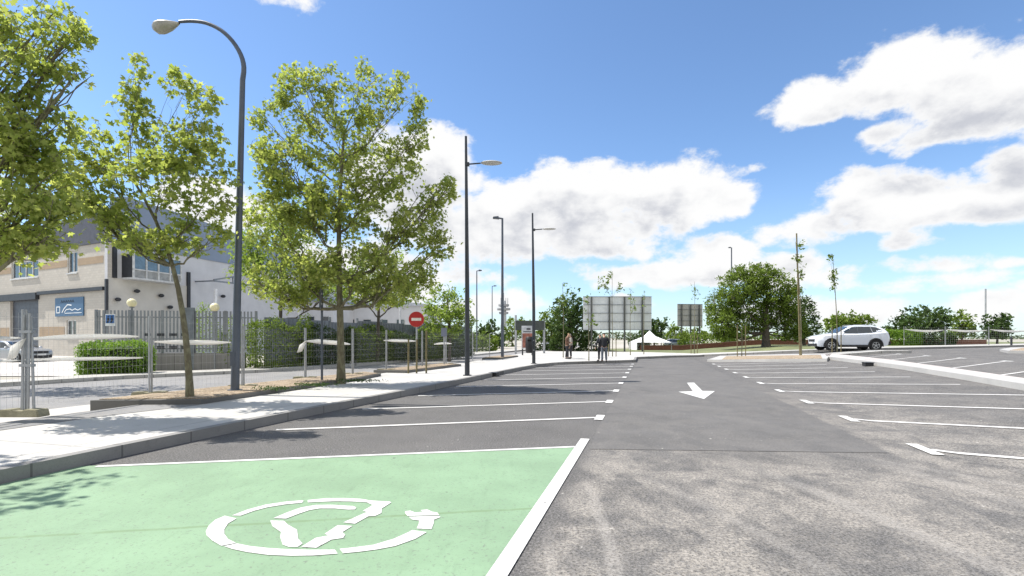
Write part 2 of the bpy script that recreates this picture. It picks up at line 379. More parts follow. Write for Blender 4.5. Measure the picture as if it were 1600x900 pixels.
# left pavement up to the fence line, then round the head of the lot
back = UV([(-10.3, -8), (-10.3, 8), (-10.3, 15), (-10.0, 22), (-10.2, 30), (-11, 42), (-11, 52)])
kin = offset_line(kl, .16); kin2 = offset_line(kf, .16)
sheet('pavement', kin + kin2[:4] + [G(1130, 550.5, .15), xy(-1, 52)] + back[::-1], .15, M_PAVE, .17)
sheet('far_pavement', kin2[3:] + [xy(80, 112), xy(72, 112)] + [G(1600, 536.5, .15), G(1420, 540.5, .15), G(1270, 545.5, .15), G(1130, 550.5, .15)], .15, M_STREETPAVE, .17)
def kerb(line, name, mat, w=.16, hgt=.155):
    inn = offset_line(line, w)
    return multi(name, [[line[i], line[i + 1], inn[i + 1], inn[i]] for i in range(len(line) - 1)], hgt, mat, hgt + .02)
kerb(kl, 'kerb', M_KERB); kerb([kl[-1]] + kf, 'kerb', M_KERB)
# concrete apron and street left of the fence
st_far = UV([(-22, -8), (-21, 5), (-19, 14.5), (-16.6, 18.9), (-15.6, 24.5), (-14.6, 34.5), (-14.4, 49), (-14.4, 120)])
st_near = UV([(-12.6, -8), (-12.6, 7.6), (-12.3, 9.3), (-11.1, 17.4), (-10.6, 24.7), (-11.4, 39), (-11.4, 120)])
sheet('street', st_near + st_far[::-1], .004, M_ROAD)
apron = concrete_mat('street_concrete', (.50, .48, .45), 3., .5)
sheet('apron', UV([(-10.3, -8), (-10.3, 8), (-10.3, 15), (-10.0, 22), (-10.2, 30), (-11, 52)]) + UV([(-11.4, 52), (-11.4, 39), (-10.6, 24.7), (-11.1, 17.4), (-12.3, 9.3), (-12.6, -8)]), .03, apron, .05)
fs = offset_line(st_far, 1.6)
sheet('far_sidewalk', st_far + fs[::-1], .14, M_STREETPAVE, .16)
sheet('forecourt', [G(-500, 588), G(100, 588), G(235, 581), G(120, 566), (-26, 44), (-60, 60), (-80, 30)], .01, apron)
# aisle of new asphalt, green charging bay
sheet('aisle', [G(921, 702), G(1387, 708)] + [xy(3.12, 12), xy(3.12, 20), xy(3.1, 31), xy(3.2, 36), xy(2.6, 41), xy(-.6, 37.6), xy(-.7, 33), xy(-.8, 20), xy(-.85, 9)], .005, M_NEW)
gb = [xy(-6.60, -5), xy(-6.60, 4.50), G(155, 728), G(899, 699.5)] + [xy(-1.05, -5)]
bay = sheet('charging_bay', gb, .006, M_GREEN)
lines = []
lines.append(stripe(xy(-.97, -5), xy(-.94, 7.72), .135))                    # thick edge line of the green bay
lines.append(stripe(G(150, 730), G(899, 699), .08))
multi('bay_markings', lines, .011, M_WHITE)
tl = []; tn = []
vt = [9.86, 12.39, 14.98, 17.55, 20.2, 22.8, 25.4, 28.0, 30.4]
for v in vt:
    tn.append(stripe(xy(-.92, v - .30), xy(-.92, v + .30), .16))
    ue = -6.05 + .06 * (v - 9) / 3; tl.append(stripe(xy(-1.0, v - .02), xy(ue, v - (abs(ue) - 1) * .545), .115))
vr = [8.23, 10.96, 13.60, 16.22, 18.85, 21.5, 24.1, 26.7, 29.3, 31.7]
for v in vr:
    tn.append(stripe(xy(3.68, v - .36), xy(3.68, v + .36), .15))
    tl.append(stripe(xy(3.76, v), xy(8.0, v - 2.78), .115))
vq = [20.72, 22.82, 25.76, 28.6, 31.4]
for v in [v - 2.8 for v in vq] + [31.4]:
    tn.append(stripe(xy(12.9, v - .3), xy(12.9, v + .3), .16)); tl.append(stripe(xy(12.85, v), xy(9.4, v - 2.4), .115))
for v in (12., 9.2, 6.4): tl.append(stripe(xy(12.85, v), xy(9.4, v - 2.4), .115))
multi('bay_lines', tl, .010, M_WORN); multi('bay_ticks', tn, .0135, M_WHITE)
# direction arrow
ar = PX([(1073.5, 598.5), (1084.5, 598.3), (1097.5, 611.4), (1117, 611.6), (1100, 624), (1060, 612.6), (1083, 612)])
sheet('direction_arrow', ar, .011, M_WHITE)
# charging symbol: open ring, car outline, cable and plug (photo traced at 3.81x from (300, 760))
def Z7(l): return [G(300 + a / 3.81, 760 + b / 3.81) for a, b in l]
sym = [
 [(238, 180), (330, 145), (440, 115), (560, 97), (650, 90), (665, 92), (655, 104), (560, 113), (450, 131), (370, 152), (290, 181)],
 [(688, 88), (800, 77), (900, 76), (1000, 80), (1035, 85), (1058, 90), (1178, 97), (1186, 103), (1130, 138), (1128, 165), (1090, 183), (1050, 185), (970, 230), (900, 222), (1040, 160), (1018, 152), (1075, 118), (1040, 101), (940, 96), (850, 95), (770, 98), (690, 102)],
 [(195, 182), (265, 198), (215, 228), (192, 262), (192, 290), (215, 322), (262, 345), (175, 362), (120, 330), (88, 300), (82, 275), (100, 240), (140, 205)],
 [(190, 364), (268, 348), (350, 364), (450, 375), (560, 382), (700, 386), (850, 385), (868, 409), (720, 420), (590, 422), (450, 416), (330, 400), (240, 381)],
 [(878, 380), (960, 372), (1080, 356), (1200, 320), (1290, 280), (1310, 268), (1398, 280), (1330, 320), (1210, 363), (1100, 384), (1000, 397), (900, 407)],
 [(1338, 258), (1350, 230), (1352, 210), (1310, 205), (1290, 188), (1470, 183), (1480, 190), (1440, 205), (1438, 230), (1425, 262)],
 [(1283, 183), (1270, 168), (1268, 155), (1300, 151), (1330, 163), (1375, 157), (1360, 148), (1400, 144), (1430, 158), (1460, 162), (1472, 178)],
 [(485, 196), (570, 160), (650, 132), (740, 117), (830, 116), (960, 124), (978, 132), (970, 144), (930, 145), (850, 138), (760, 138), (700, 148), (640, 168), (560, 199)],
 [(465, 210), (548, 212), (570, 235), (625, 265), (632, 320), (658, 348), (630, 368), (575, 368), (540, 355), (525, 310), (530, 280), (480, 245)],
 [(868, 238), (955, 243), (895, 280), (912, 295), (900, 315), (830, 325), (740, 374), (650, 368), (735, 315), (812, 300), (790, 290)]]
multi('charging_symbol', [Z7(s) for s in sym], .011, M_WHITE)
# right-hand path, the planted islands
pa = UV([(8.25, -8), (8.32, 10), (8.38, 14.35), (8.69, 17.5), (9.08, 22.3), (9.17, 25.6), (9.26, 31.2)])
pb = UV([(9.0, -8), (9.0, 10), (9.1, 15.4), (9.6, 20), (10.1, 25.5), (10.3, 31), (10.3, 34.5)])
multi('path', [[a, b, d, c] for a, b, c, d in zip(offset_line(pa, -.14), offset_line(pa, -.14)[1:], pb, pb[1:])], .15, M_PATH, .17)
kerb(pa, 'path_kerb', M_WHITEKERB, -.14)
i1 = [G(1105, 565), G(1200, 565.5), G(1292, 565)]; i1b = [G(1300, 556), G(1200, 557.5), G(1125, 559)]
sheet('planted_island', i1 + i1b, .15, M_WHITEKERB, .17)
sheet('island_gravel', [G(1128, 561.5, .16), G(1285, 560, .16), G(1282, 554.5, .16), G(1135, 556.5, .16)], .165, M_GRAVEL, .02)
sheet('kerbed_island', UV([(10.31, 32.2), (14.2, 33.5), (14.6, 34.0), (14.4, 34.6), (10.31, 34.5)]), .15, M_STREETPAVE, .17)
i3 = PX([(1562, 549), (1575, 552), (1640, 553), (1760, 552), (1760, 546), (1640, 545), (1580, 546)])
sheet('round_island', i3, .15, M_WHITEKERB, .17); sheet('island_gravel', PX([(1578, 547), (1640, 548.5), (1740, 548), (1740, 543.5), (1600, 543)], .165), .165, M_GRAVEL, .02)
# gravel beds with a raised dark kerb
M_BED = concrete_mat('bed_kerb_concrete', (.14, .138, .13), 0, .5)
def bed(name, pts, lip=.1):
    c = (sum(p[0] for p in pts) / len(pts), sum(p[1] for p in pts) / len(pts))
    sheet('bed_kerb', pts, .25, M_BED, .27)
    inn = []
    for p in pts:
        d = math.hypot(p[0] - c[0], p[1] - c[1]); k = (d - lip * 1.6) / d; inn.append((c[0] + (p[0] - c[0]) * k, c[1] + (p[1] - c[1]) * k))
    sheet('gravel_bed', inn, .268, M_GRAVEL, .02)
bed('b', [xy(-11.2, 7.8), xy(-9.1, 8.5), xy(-9.15, 14.5), xy(-9.5, 16.6), xy(-10.5, 17.2)])
sheet('pavement_strip', UV([(-10.29, -8), (-9.5, -8), (-9.45, 6.5), (-9.05, 8.45), (-10.29, 8.1)]), .156, M_ROAD)
bed('b', [xy(-10.75, 18.2), xy(-9.3, 18.2), xy(-9.0, 23.5), xy(-10.1, 23.5)])
bed('b', [xy(-10.6, 31.5), xy(-9.3, 31.5), xy(-9.3, 36), xy(-10.6, 36)])
# gully openings in the kerbs
for (px, py) in ((1356, 572), (772, 588)):
    x, y = G(px, py); g = MB(); g.box((0, 0, .075), (.30, .36, .14), -TH); g.box((0, 0, .152), (.34, .42, .02), -TH)
    o = thing('drain_gully', 'black drain opening set in the kerb of the %s' % ('right-hand path' if px > 1000 else 'left pavement'), 'drain', (x, y, gz(x, y)))
    g.build('grating', BLACK, o)
# grass strip and low ground beyond
M_GRASS = M('dry_grass', (.17, .19, .085), .95, 0, .35, .8, .4, 12)
gr = sheet('verge', [xy(0, 53)] + [G(1130, 550.2, .15), G(1270, 545, .15), G(1420, 540.2, .15), G(1600, 536.2, .15)] + [xy(80, 112), xy(60, 150), (8, 66)], .05, M_GRASS)

# ------------------------------------------------------------------ foliage
def leaves_mesh(name, C, size, mat, parent, seed, flat=.15, shape='lobed'):
    r = np.random.default_rng(seed); n = len(C)
    if shape == 'lobed':
        ang = np.array([0, 28, 55, 85, 120, 150, 180, 210, 240, 275, 305, 332]); rad = np.array([1., .5, .88, .45, .75, .4, .35, .4, .75, .45, .88, .5])
    elif shape == 'leaf':
        ang = np.array([0, 50, 130, 180, 230, 310]); rad = np.array([1., .5, .42, .85, .42, .5])
    else: ang = np.array([0, 75, 180, 285]); rad = np.array([1., .55, .9, .55])
    k = len(ang); a = np.radians(ang)
    nrm = r.normal(size=(n, 3)); nrm[:, 2] = np.abs(nrm[:, 2]) + flat; nrm /= np.linalg.norm(nrm, axis=1)[:, None]
    t = r.normal(size=(n, 3)); t -= nrm * np.sum(t * nrm, 1)[:, None]; t /= np.linalg.norm(t, axis=1)[:, None]; b = np.cross(nrm, t)
    s = size * r.uniform(.55, 1.25, n)
    curl = -.22 * (rad ** 2)
    P = C[:, None, :] + s[:, None, None] * (t[:, None, :] * (np.cos(a) * rad)[None, :, None] + b[:, None, :] * (np.sin(a) * rad)[None, :, None] + nrm[:, None, :] * curl[None, :, None])
    me = bpy.data.meshes.new(name); me.vertices.add(n * k); me.vertices.foreach_set('co', P.astype(np.float32).ravel())
    me.loops.add(n * k); me.loops.foreach_set('vertex_index', np.arange(n * k, dtype=np.int32))
    me.polygons.add(n); me.polygons.foreach_set('loop_start', np.arange(0, n * k, k, dtype=np.int32)); me.polygons.foreach_set('loop_total', np.full(n, k, dtype=np.int32))
    me.update(calc_edges=True); me.materials.append(mat)
    o = bpy.data.objects.new(name, me); COL.objects.link(o)
    if parent: o.parent = parent
    return o
def tree(name, label, loc, trunk_top, r0, blobs, ncl, per, lsize, lmat, bmat, seed, cl=.28, group=None, shape='lobed', lean=(0, 0), cat='tree', limbs=True, trunk_bend=.12, hollow=.35):
    """blobs: (x, y, z, rx, ry, rz) from the tree's base; limbs run to each, twigs to every leaf cluster"""
    r = random.Random(seed); root = thing(name, label, cat, loc, 0, group); w = MB()
    N = []; lastz = max(b[2] for b in blobs)
    trunk = []; ks = 10
    for i in range(ks + 1):
        t = i / ks; z = -.1 + (trunk_top + .1) * t
        trunk.append(Vector((lean[0] * t * t + trunk_bend * math.sin(t * 4 + seed) * t, lean[1] * t * t + trunk_bend * math.cos(t * 3.3 + seed) * t, z)))
    rad = [r0 * (1.25 if i == 0 else 1) * (1 - .72 * i / ks) for i in range(ks + 1)]
    w.tube(trunk, rad, 10)
    zl = min(b[2] - b[5] for b in blobs)
    for p, q in zip(trunk, rad):
        if p.z > max(zl, trunk_top * .3): N.append((p, q))
    for bx, by, bz, rx, ry, rz in blobs:
        c = Vector((bx, by, bz)); hd = math.hypot(bx, by)
        zt = min(max(bz - rz * .5 - hd * .8, zl * .9, trunk_top * .3), trunk_top)
        i0 = min(range(len(trunk)), key=lambda i: abs(trunk[i].z - zt)); a = trunk[i0]
        L = (c - a).length; path = []
        for i in range(8):
            t = i / 7; p = a.lerp(c, t) + Vector((0, 0, -.12 * L * math.sin(math.pi * t))) + Vector((r.uniform(-1, 1), r.uniform(-1, 1), r.uniform(-1, 1))) * .035 * L * math.sin(math.pi * t)
            path.append(p)
        ra = min(rad[i0] * .6, .03 + .022 * L); rr = [ra * (1 - .75 * i / 7) for i in range(8)]
        w.tube(path, rr, 6); N += list(zip(path[2:], rr[2:]))
        for _ in range(7 if limbs else 3):
            a2i = r.randrange(3, 8); a2 = path[a2i]; d = Vector((r.gauss(0, 1), r.gauss(0, 1), r.gauss(.35, .8))).normalized()
            e = c + Vector((d.x * rx, d.y * ry, d.z * rz)) * .8; pts = [a2.lerp(e, t) + Vector((0, 0, .06 * math.sin(math.pi * t) * (e - a2).length)) + Vector((r.uniform(-1, 1), r.uniform(-1, 1), r.uniform(-1, 1))) * .05 for t in (0, .25, .5, .75, 1)]
            q = [rr[a2i] * .6 * (1 - .7 * t) for t in (0, .25, .5, .75, 1)]; w.tube(pts, q, 5); N += list(zip(pts[1:], q[1:]))
    NP = np.array([tuple(n[0]) for n in N]); vol = [b[3] * b[4] * b[5] for b in blobs]; tot = sum(v ** .72 for v in vol)
    C = []
    for b, v in zip(blobs, vol):
        for _ in range(max(2, int(ncl * v ** .72 / tot))):
            d = Vector((r.gauss(0, 1), r.gauss(0, 1), r.gauss(0, 1))).normalized() * (hollow + (1 - hollow) * r.random() ** .6)
            if d.z < -.4: d.z *= .8
            c = Vector((b[0] + d.x * b[3], b[1] + d.y * b[4], b[2] + d.z * b[5]))
            if mnoise.noise(c * 1.7 + Vector((seed, 0, 0))) < -.10: continue     # gaps in the crown
            j = int(np.argmin(np.sum((NP - np.array(c)) ** 2 + 0, axis=1))); a = N[j][0]
            if (c - a).length > .15:
                mdl = a.lerp(c, .5) + Vector((r.uniform(-.1, .1), r.uniform(-.1, .1), .06))
                w.tube([a, mdl, c], [min(.014, N[j][1] * .5), .008, .003], 3, False)
            k = int(per * r.uniform(.6, 1.4)); s = cl * r.uniform(.6, 1.2)
            for i in range(k):
                t = r.random(); q = a.lerp(c, .55 + .5 * t) if (c - a).length < 1.2 else c + (a - c).normalized() * .6 * (1 - t)
                C.append((q.x + r.gauss(0, s * .5), q.y + r.gauss(0, s * .5), q.z + r.gauss(0, s * .45)))
    w.build('trunk', bmat, root, smooth=60)
    leaves_mesh('crown', np.array(C), lsize, lmat, root, seed, shape=shape)
    return root
def blobs_px(base, L, depth=1., seed=1, jitter=.35):
    """crown lobes read off the photograph, as (px, py, rx, ry) at the tree's distance"""
    r = random.Random(seed); x0, y0, z0 = base; k = y0 / F; out = []
    for (px, py, rx, ry) in L:
        dy = r.uniform(-1, 1) * jitter * rx * k * depth * 1.5
        kk = (y0 + dy) / F
        out.append((wx(px, y0 + dy) - x0, dy, ht(py, y0 + dy) - z0, rx * kk, max(rx, ry * .6) * kk * depth, ry * kk))
    return out
PL = 'plane trees along the left pavement'
b = (*xy(-11.9, 5.6), .15); b = (-10.4, 8.7, .15)
tree('plane_tree', 'large plane tree at the far left, its crown cut by the photo edge', b, 6.0, .16,
     blobs_px(b, [(40, 80, 55, 75), (-40, 60, 60, 80), (-10, 200, 80, 90), (60, 230, 55, 80), (75, 300, 55, 60), (20, 340, 75, 70),  (75, 370, 45, 35), (25, 385, 50, 32), (105, 60, 26, 22), (118, 116, 22, 10), (85, 20, 30, 24), (128, 45, 14, 8)], .9, 3),
     1000, 12, .070, L_PLANE, B_PLANE, 11, .22, PL)
tree('plane_tree', 'plane tree hidden behind the large crown at the far left, across the pavement', (-16.3, 14.9, .02), 6.5, .15,
     [(0, 0, 4.6, 1.8, 1.8, 1.2), (.8, .6, 6, 1.9, 1.9, 1.3), (-1.2, 0, 6, 1.8, 1.8, 1.3), (0, 0, 7.6, 1.5, 1.5, 1)], 420, 13, .10, L_PLANE, B_PLANE, 14, .3, PL)
tree('plane_tree', 'plane tree nearest the viewer, just outside the left photo edge', (-9.7, 5.7, .15), 6.2, .12,
     [(0, 0, 3.9, 1.5, 1.4, .8), (.9, -.3, 4.9, 1.5, 1.3, .9), (-.8, .2, 5.2, 1.4, 1.3, 1), (.2, 0, 6.4, 1.2, 1.2, .9)], 260, 9, .085, L_PLANE, B_PLANE, 15, .2, PL)
b = (*G(297, 620, .26), .24)
tree('plane_tree', 'young leaning plane tree in the gravel bed before the curved lamp post', b, 4.9, .078,
     blobs_px(b, [(150, 235, 45, 60), (212, 200, 38, 65), (218, 110, 13, 30), (205, 140, 14, 20), (290, 140, 32, 32), (310, 215, 42, 55), (250, 290, 70, 55), (130, 300, 40, 40), (100, 270, 30, 30), (85, 235, 14, 12), (190, 370, 55, 28), (330, 300, 42, 60), (300, 370, 55, 36), (235, 380, 45, 24), (330, 150, 12, 25), (110, 250, 22, 20), (265, 235, 40, 40), (330, 370, 30, 35), (170, 320, 50, 40)], .9, 5),
     1150, 10, .078, L_PLANE, B_PLANE, 5, .18, PL, lean=(-1.35, 0))
b = (*G(533, 594, .26), .24)
tree('plane_tree', 'full plane tree with dense bright crown beside the grey sign pole', b, 7.6, .12,
     blobs_px(b, [(460, 150, 38, 45), (420, 190, 30, 30), (510, 130, 30, 35), (575, 160, 40, 55), (635, 150, 32, 38), (650, 210, 25, 50), (530, 220, 75, 60), (450, 260, 60, 60), (600, 270, 65, 60), (520, 330, 90, 60), (430, 350, 50, 60), (640, 350, 60, 50), (685, 300, 32, 28), (685, 385, 30, 25), (560, 420, 80, 45), (470, 430, 60, 40), (640, 430, 48, 30), (415, 230, 25, 30), (480, 330, 60, 40), (570, 110, 12, 18), (462, 112, 10, 20), (705, 285, 14, 10), (450, 465, 45, 28), (600, 458, 60, 28), (400, 440, 18, 30)], .85, 8),
     3700, 11, .076, L_PLANE, B_PLANE, 9, .18, PL)
SB = 'trees across the street behind the hedge'
for i, (px, Y, top, lab, L) in enumerate([
    (438, 27., 300, 'plane tree behind the fence, seen between curved lamp post and grey sign pole', [(440, 350, 55, 60), (400, 430, 45, 40), (470, 440, 60, 35), (430, 390, 70, 60), (520, 450, 50, 35), (385, 390, 25, 40)]),
    (590, 30., 360, 'plane tree behind the hedge, seen under the full tree crown', [(590, 420, 55, 40), (560, 450, 45, 30), (625, 455, 40, 28)]),
    (702, 33., 440, 'small leafy tree just right of the no entry sign', [(690, 470, 28, 30), (712, 480, 26, 28), (700, 505, 38, 26), (675, 500, 22, 22), (725, 500, 18, 22)])]):
    b = (wx(px, Y), Y, 0)
    tree('street_tree', lab, b, ht(top + 25, Y), .12, blobs_px(b, L, .9, i + 20), (850, 420, 420)[i], 11, .13, L_BACK, B_DARK, 30 + i, .33, SB, 'leaf')
FT = 'trees at the far edge of the car park'
far = [
    (765, 75, 'round dark tree beside the farther pale street lamps', [(765, 522, 20, 22), (752, 530, 14, 16), (778, 530, 14, 16)], L_DARK, 150, .3),
    (745, 82, 'low pale green bushy tree behind the slim black lamp', [(742, 535, 14, 16), (752, 538, 12, 12)], L_MID, 70, .3),
    (800, 90, 'pale green tree in front of the round telecom tower', [(800, 515, 16, 22), (815, 510, 16, 20), (792, 535, 14, 18)], L_MID, 130, .32),
    (862, 62, 'bushy mid green tree left of the tall dark pine', [(862, 500, 16, 22), (850, 515, 12, 22), (872, 520, 18, 24)], L_MID, 170, .26),
    (893, 58, 'tall dark evergreen left of the large billboard', [(895, 485, 26, 36), (880, 500, 24, 36), (905, 505, 26, 34), (915, 530, 20, 18), (882, 525, 24, 20)], L_DARK, 420, .24),
    (1022, 72, 'dark ragged evergreen between the two billboards', [(1022, 515, 15, 18), (1012, 522, 12, 14), (1035, 508, 10, 12)], L_DARK, 120, .28),
    (1056, 76, 'light bush in front of the small billboard', [(1056, 520, 16, 16), (1076, 526, 16, 14), (1096, 522, 14, 14)], L_MID, 130, .26),
    (1322, 66, 'light bush tree behind the white car', [(1305, 505, 18, 15), (1325, 500, 20, 14), (1350, 502, 16, 12)], L_MID, 190, .24),
    (1438, 60, 'broad dark tree right of the white car', [(1440, 500, 32, 24), (1415, 508, 26, 18), (1468, 502, 20, 24), (1400, 518, 16, 12)], L_DARK, 340, .23),
    (1503, 64, 'slim grey green tree next to the broad dark tree', [(1502, 505, 16, 20), (1512, 515, 12, 14), (1495, 518, 14, 12)], L_MID, 120, .24),
    (1558, 64, 'dark tree at the far right beside a thin mast', [(1553, 502, 15, 20), (1565, 508, 14, 20), (1556, 518, 18, 14)], L_DARK, 170, .24)]
for i, (px, Y, lab, L, lm, n, ls) in enumerate(far):
    X = wx(px, Y); b = (X, Y, gz(X, Y) - .02)
    tree('far_tree', lab, b, max(1.5, ht(min(q[1] for q in L), Y) - b[2]), .14 + .08 * (n > 300), blobs_px(b, L, 1, 50 + i), n, 11, ls, lm, B_DARK, 60 + i, .5, FT, 'diamond')
b = (wx(1197, 52), 52., gz(wx(1197, 52), 52.))
tree('elm_tree', 'broad drooping green tree, the largest beyond the aisle', b, 5.5, .42,
     blobs_px(b, [(1150, 450, 34, 34), (1185, 440, 36, 30), (1215, 455, 32, 34), (1130, 480, 28, 32), (1170, 480, 42, 34), (1215, 490, 34, 36), (1125, 505, 24, 22), (1150, 515, 22, 20), (1235, 470, 20, 30), (1240, 505, 20, 28), (1190, 430, 22, 18), (1155, 427, 14, 14), (1128, 522, 20, 14), (1185, 508, 24, 16), (1112, 490, 12, 22), (1240, 522, 22, 16)], 1, 71),
     3300, 13, .15, L_MID, B_DARK, 73, .36, None, 'leaf')
b = (wx(1256, 56), 56., gz(wx(1256, 56), 56.))
tree('far_tree', 'darker tree half hidden behind the broad drooping tree', b, 4.5, .2, blobs_px(b, [(1256, 480, 16, 18), (1262, 505, 18, 26), (1250, 520, 16, 18)], 1, 77), 300, 11, .18, L_DARK, B_DARK, 79, .4, FT, 'leaf')
# young staked trees
YG = 'young staked trees newly planted round the lot'
def sapling(px, py, Y, off, L, lab, seed, n, stake=True, dense=6, tilt=0, stake_top=None):
    X = wx(px, Y); z = gz(X, Y) + off; b = (X, Y, z)
    t = tree('young_tree', lab, b, ht(min(q[1] - q[3] * .6 for q in L), Y) - z, .035, blobs_px(b, L, .9, seed, .1), n, dense, .10, L_MID, B_PLANE, seed, .16, YG, 'leaf', limbs=False, trunk_bend=.05, hollow=.1, lean=(tilt, 0))
    if stake:
        hh = stake_top or 1.7
        for sx in (-.28, .28):
            m = MB(); m.tube([(0, 0, -.1), (0, 0, hh)], .032, 6)
            tag(m.build('wooden_stake', B_WOOD, None, 50), ('left' if sx < 0 else 'right') + ' wooden stake of the ' + lab, 'stake', 'wooden stakes of the young trees').location = (b[0] + sx, b[1] + .05, b[2])
    return t
sapling(880, 560, 36, .15, [(884, 455, 7, 18), (877, 470, 8, 14)], 'young tree just behind the pair of people with reddish top', 101, 26, False)
sapling(920, 563, 31, .15, [(918, 480, 9, 22), (925, 500, 9, 18)], 'thin young tree over the left end of the large billboard', 102, 20, False)
sapling(957, 558, 38, .15, [(945, 445, 12, 20), (965, 448, 10, 16), (952, 432, 4, 14)], 'young tree over the middle of the large billboard', 103, 60)
sapling(985, 556, 41, .15, [(984, 460, 5, 14), (990, 478, 6, 14)], 'slim young tree over the right half of the billboard', 104, 22, False)
sapling(1006, 556, 43, .15, [(1006, 470, 2.5, 20)], 'bare young stem near the right edge of the billboard', 105, 6, False)
sapling(1085, 553, 45, .15, [(1085, 446, 8, 10), (1086, 462, 8, 10)], 'young tree standing before the small billboard', 106, 36)
sapling(1159, 556, 34, .16, [(1158, 520, 5, 22)], 'leafless sapling on the gravel island', 107, 4, True, 2, stake_top=2.1)
sapling(1252, 556, 30, .16, [(1250, 385, 9, 12), (1247, 402, 9, 14), (1252, 425, 6, 22)], 'tall young tree on the gravel island left of the white car', 108, 56, False, 5, -.3)
sapling(1308, 551, 31.5, .15, [(1298, 408, 7, 14), (1302, 430, 8, 16), (1303, 450, 7, 10)], 'tall young tree standing before the white car', 109, 62, True, 5, -.25, 1.55)
X, Y = wx(1251, 30), 30; m = MB(); m.tube([(.06, 0, -.1), (-.16, 0, 7.3)], [.055, .04], 8)
tag(m.build('support_pole', B_WOOD, None, 50), 'tall wooden pole tied to the young tree on the gravel island', 'pole').location = (X, Y + .15, gz(X, Y) + .15)
# staked saplings by the no entry sign
for i, (px, py) in enumerate(((638, 579), (651, 579), (666, 579))):
    x, y = G(px, py, .26); m = MB(); m.tube([(0, 0, -.1), (.01, 0, 1.25 + .35 * (i == 2))], .035, 7)
    tag(m.build('wooden_stake', B_WOOD, None, 50), ('left', 'middle', 'right')[i] + 'most wooden stake in the gravel bed under the no entry sign', 'stake', 'stakes in the far gravel bed').location = (x, y, .24)

# hedges and shrubs: leafy volumes
def leafy_box(root, name, lx, ly, lz, n, size, mat, seed, round_=.35, wob=.12, z0=.05):
    r = np.random.default_rng(seed); q = r.uniform(-1, 1, (n, 3)); ax = r.integers(0, 3, n); sgn = np.where(r.random(n) < .5, -1, 1)
    shell = r.random(n) < .8; idx = np.arange(n)[shell]; q[idx, ax[shell]] = sgn[shell] * r.uniform(.86, 1.02, len(idx))
    L = np.linalg.norm(q, axis=1); p8 = np.power(np.sum(np.abs(q) ** 5, 1), 1 / 5.)
    q = q * (np.maximum(np.abs(q).max(1), 1e-3) / p8)[:, None] ** (round_ * 2)
    P = q * np.array([lx / 2, ly / 2, lz / 2]); P[:, 2] += lz / 2 + z0
    wv = np.array([mnoise.noise(Vector((a * .9, b * .9, seed))) for a, b in P[:, :2]]); P[:, 2] *= 1 + wv * wob * 1.6
    P += r.normal(size=P.shape) * .05
    return leaves_mesh(name, P, size, mat, root, seed, shape='leaf')
x0, y0 = G(168, 590); o = thing('box_hedge', 'clipped rounded green hedge standing alone at the street corner', 'hedge', (x0 - .25, y0 + .8, .02), .3)
leafy_box(o, 'foliage', 2.35, 1.5, 1.28, 8000, .055, L_HEDGE, 5)
core = MB(); core.box((0, 0, .6), (1.95, 1.1, .95)); core.build('branches', M('hedge_core', (.03, .045, .015), .95), o, bevel=.2)
A, B = Vector((wx(395, 23.3), 23.3, 0)), Vector((wx(735, 39), 39, 0)); D = (B - A); hz = math.atan2(D.y, D.x); LEN = D.length
k = 6
for i in range(k):
    c = A.lerp(B, (i + .5) / k); hgt = (2.15, 1.75, 1.9, 1.65, 1.9, 1.7)[i]
    o = thing('screening_shrub', ('first', 'second', 'third', 'fourth', 'fifth', 'last')[i] + ' ragged shrub of the row along the street fence, counted from the left', 'shrub', (c.x, c.y, .1), hz, 'shrub row along the street fence')
    leafy_box(o, 'foliage', LEN / k * 1.04, .9, hgt, 5200, .065, (L_MID, L_DARK, L_MID, L_DARK, L_MID, L_DARK)[i], 40 + i, .2, .28)
for i, (px, py, hh) in enumerate(((332, 576, 2.3), (372, 576, 2.1))):
    Yp = 24.; o = thing('climbing_shrub', ('leafy shrub growing through the fence under the right globe lamp', 'leafy shrub growing through the fence just left of the curved lamp post')[i], 'shrub', (wx(px, Yp), Yp, .1), .1, 'shrubs in the grey fence')
    leafy_box(o, 'foliage', 1.5, .8, hh, 2300, .06, L_BACK, 80 + i, .4, .5)
# weeds and twigs on the gravel beds
for i, (px, py, wd) in enumerate(((560, 596, 1.1), (490, 602, .9), (430, 608, .7))):
    x, y = G(px, py, .26); o = leaves_mesh('weeds', np.random.default_rng(i).normal(size=(260, 3)) * np.array([wd * .38, .16, .02]) + np.array([0, 0, .02]), .035, L_DARK, None, i, shape='diamond')
    o.location = (x, y, .27); o['kind'] = 'stuff'

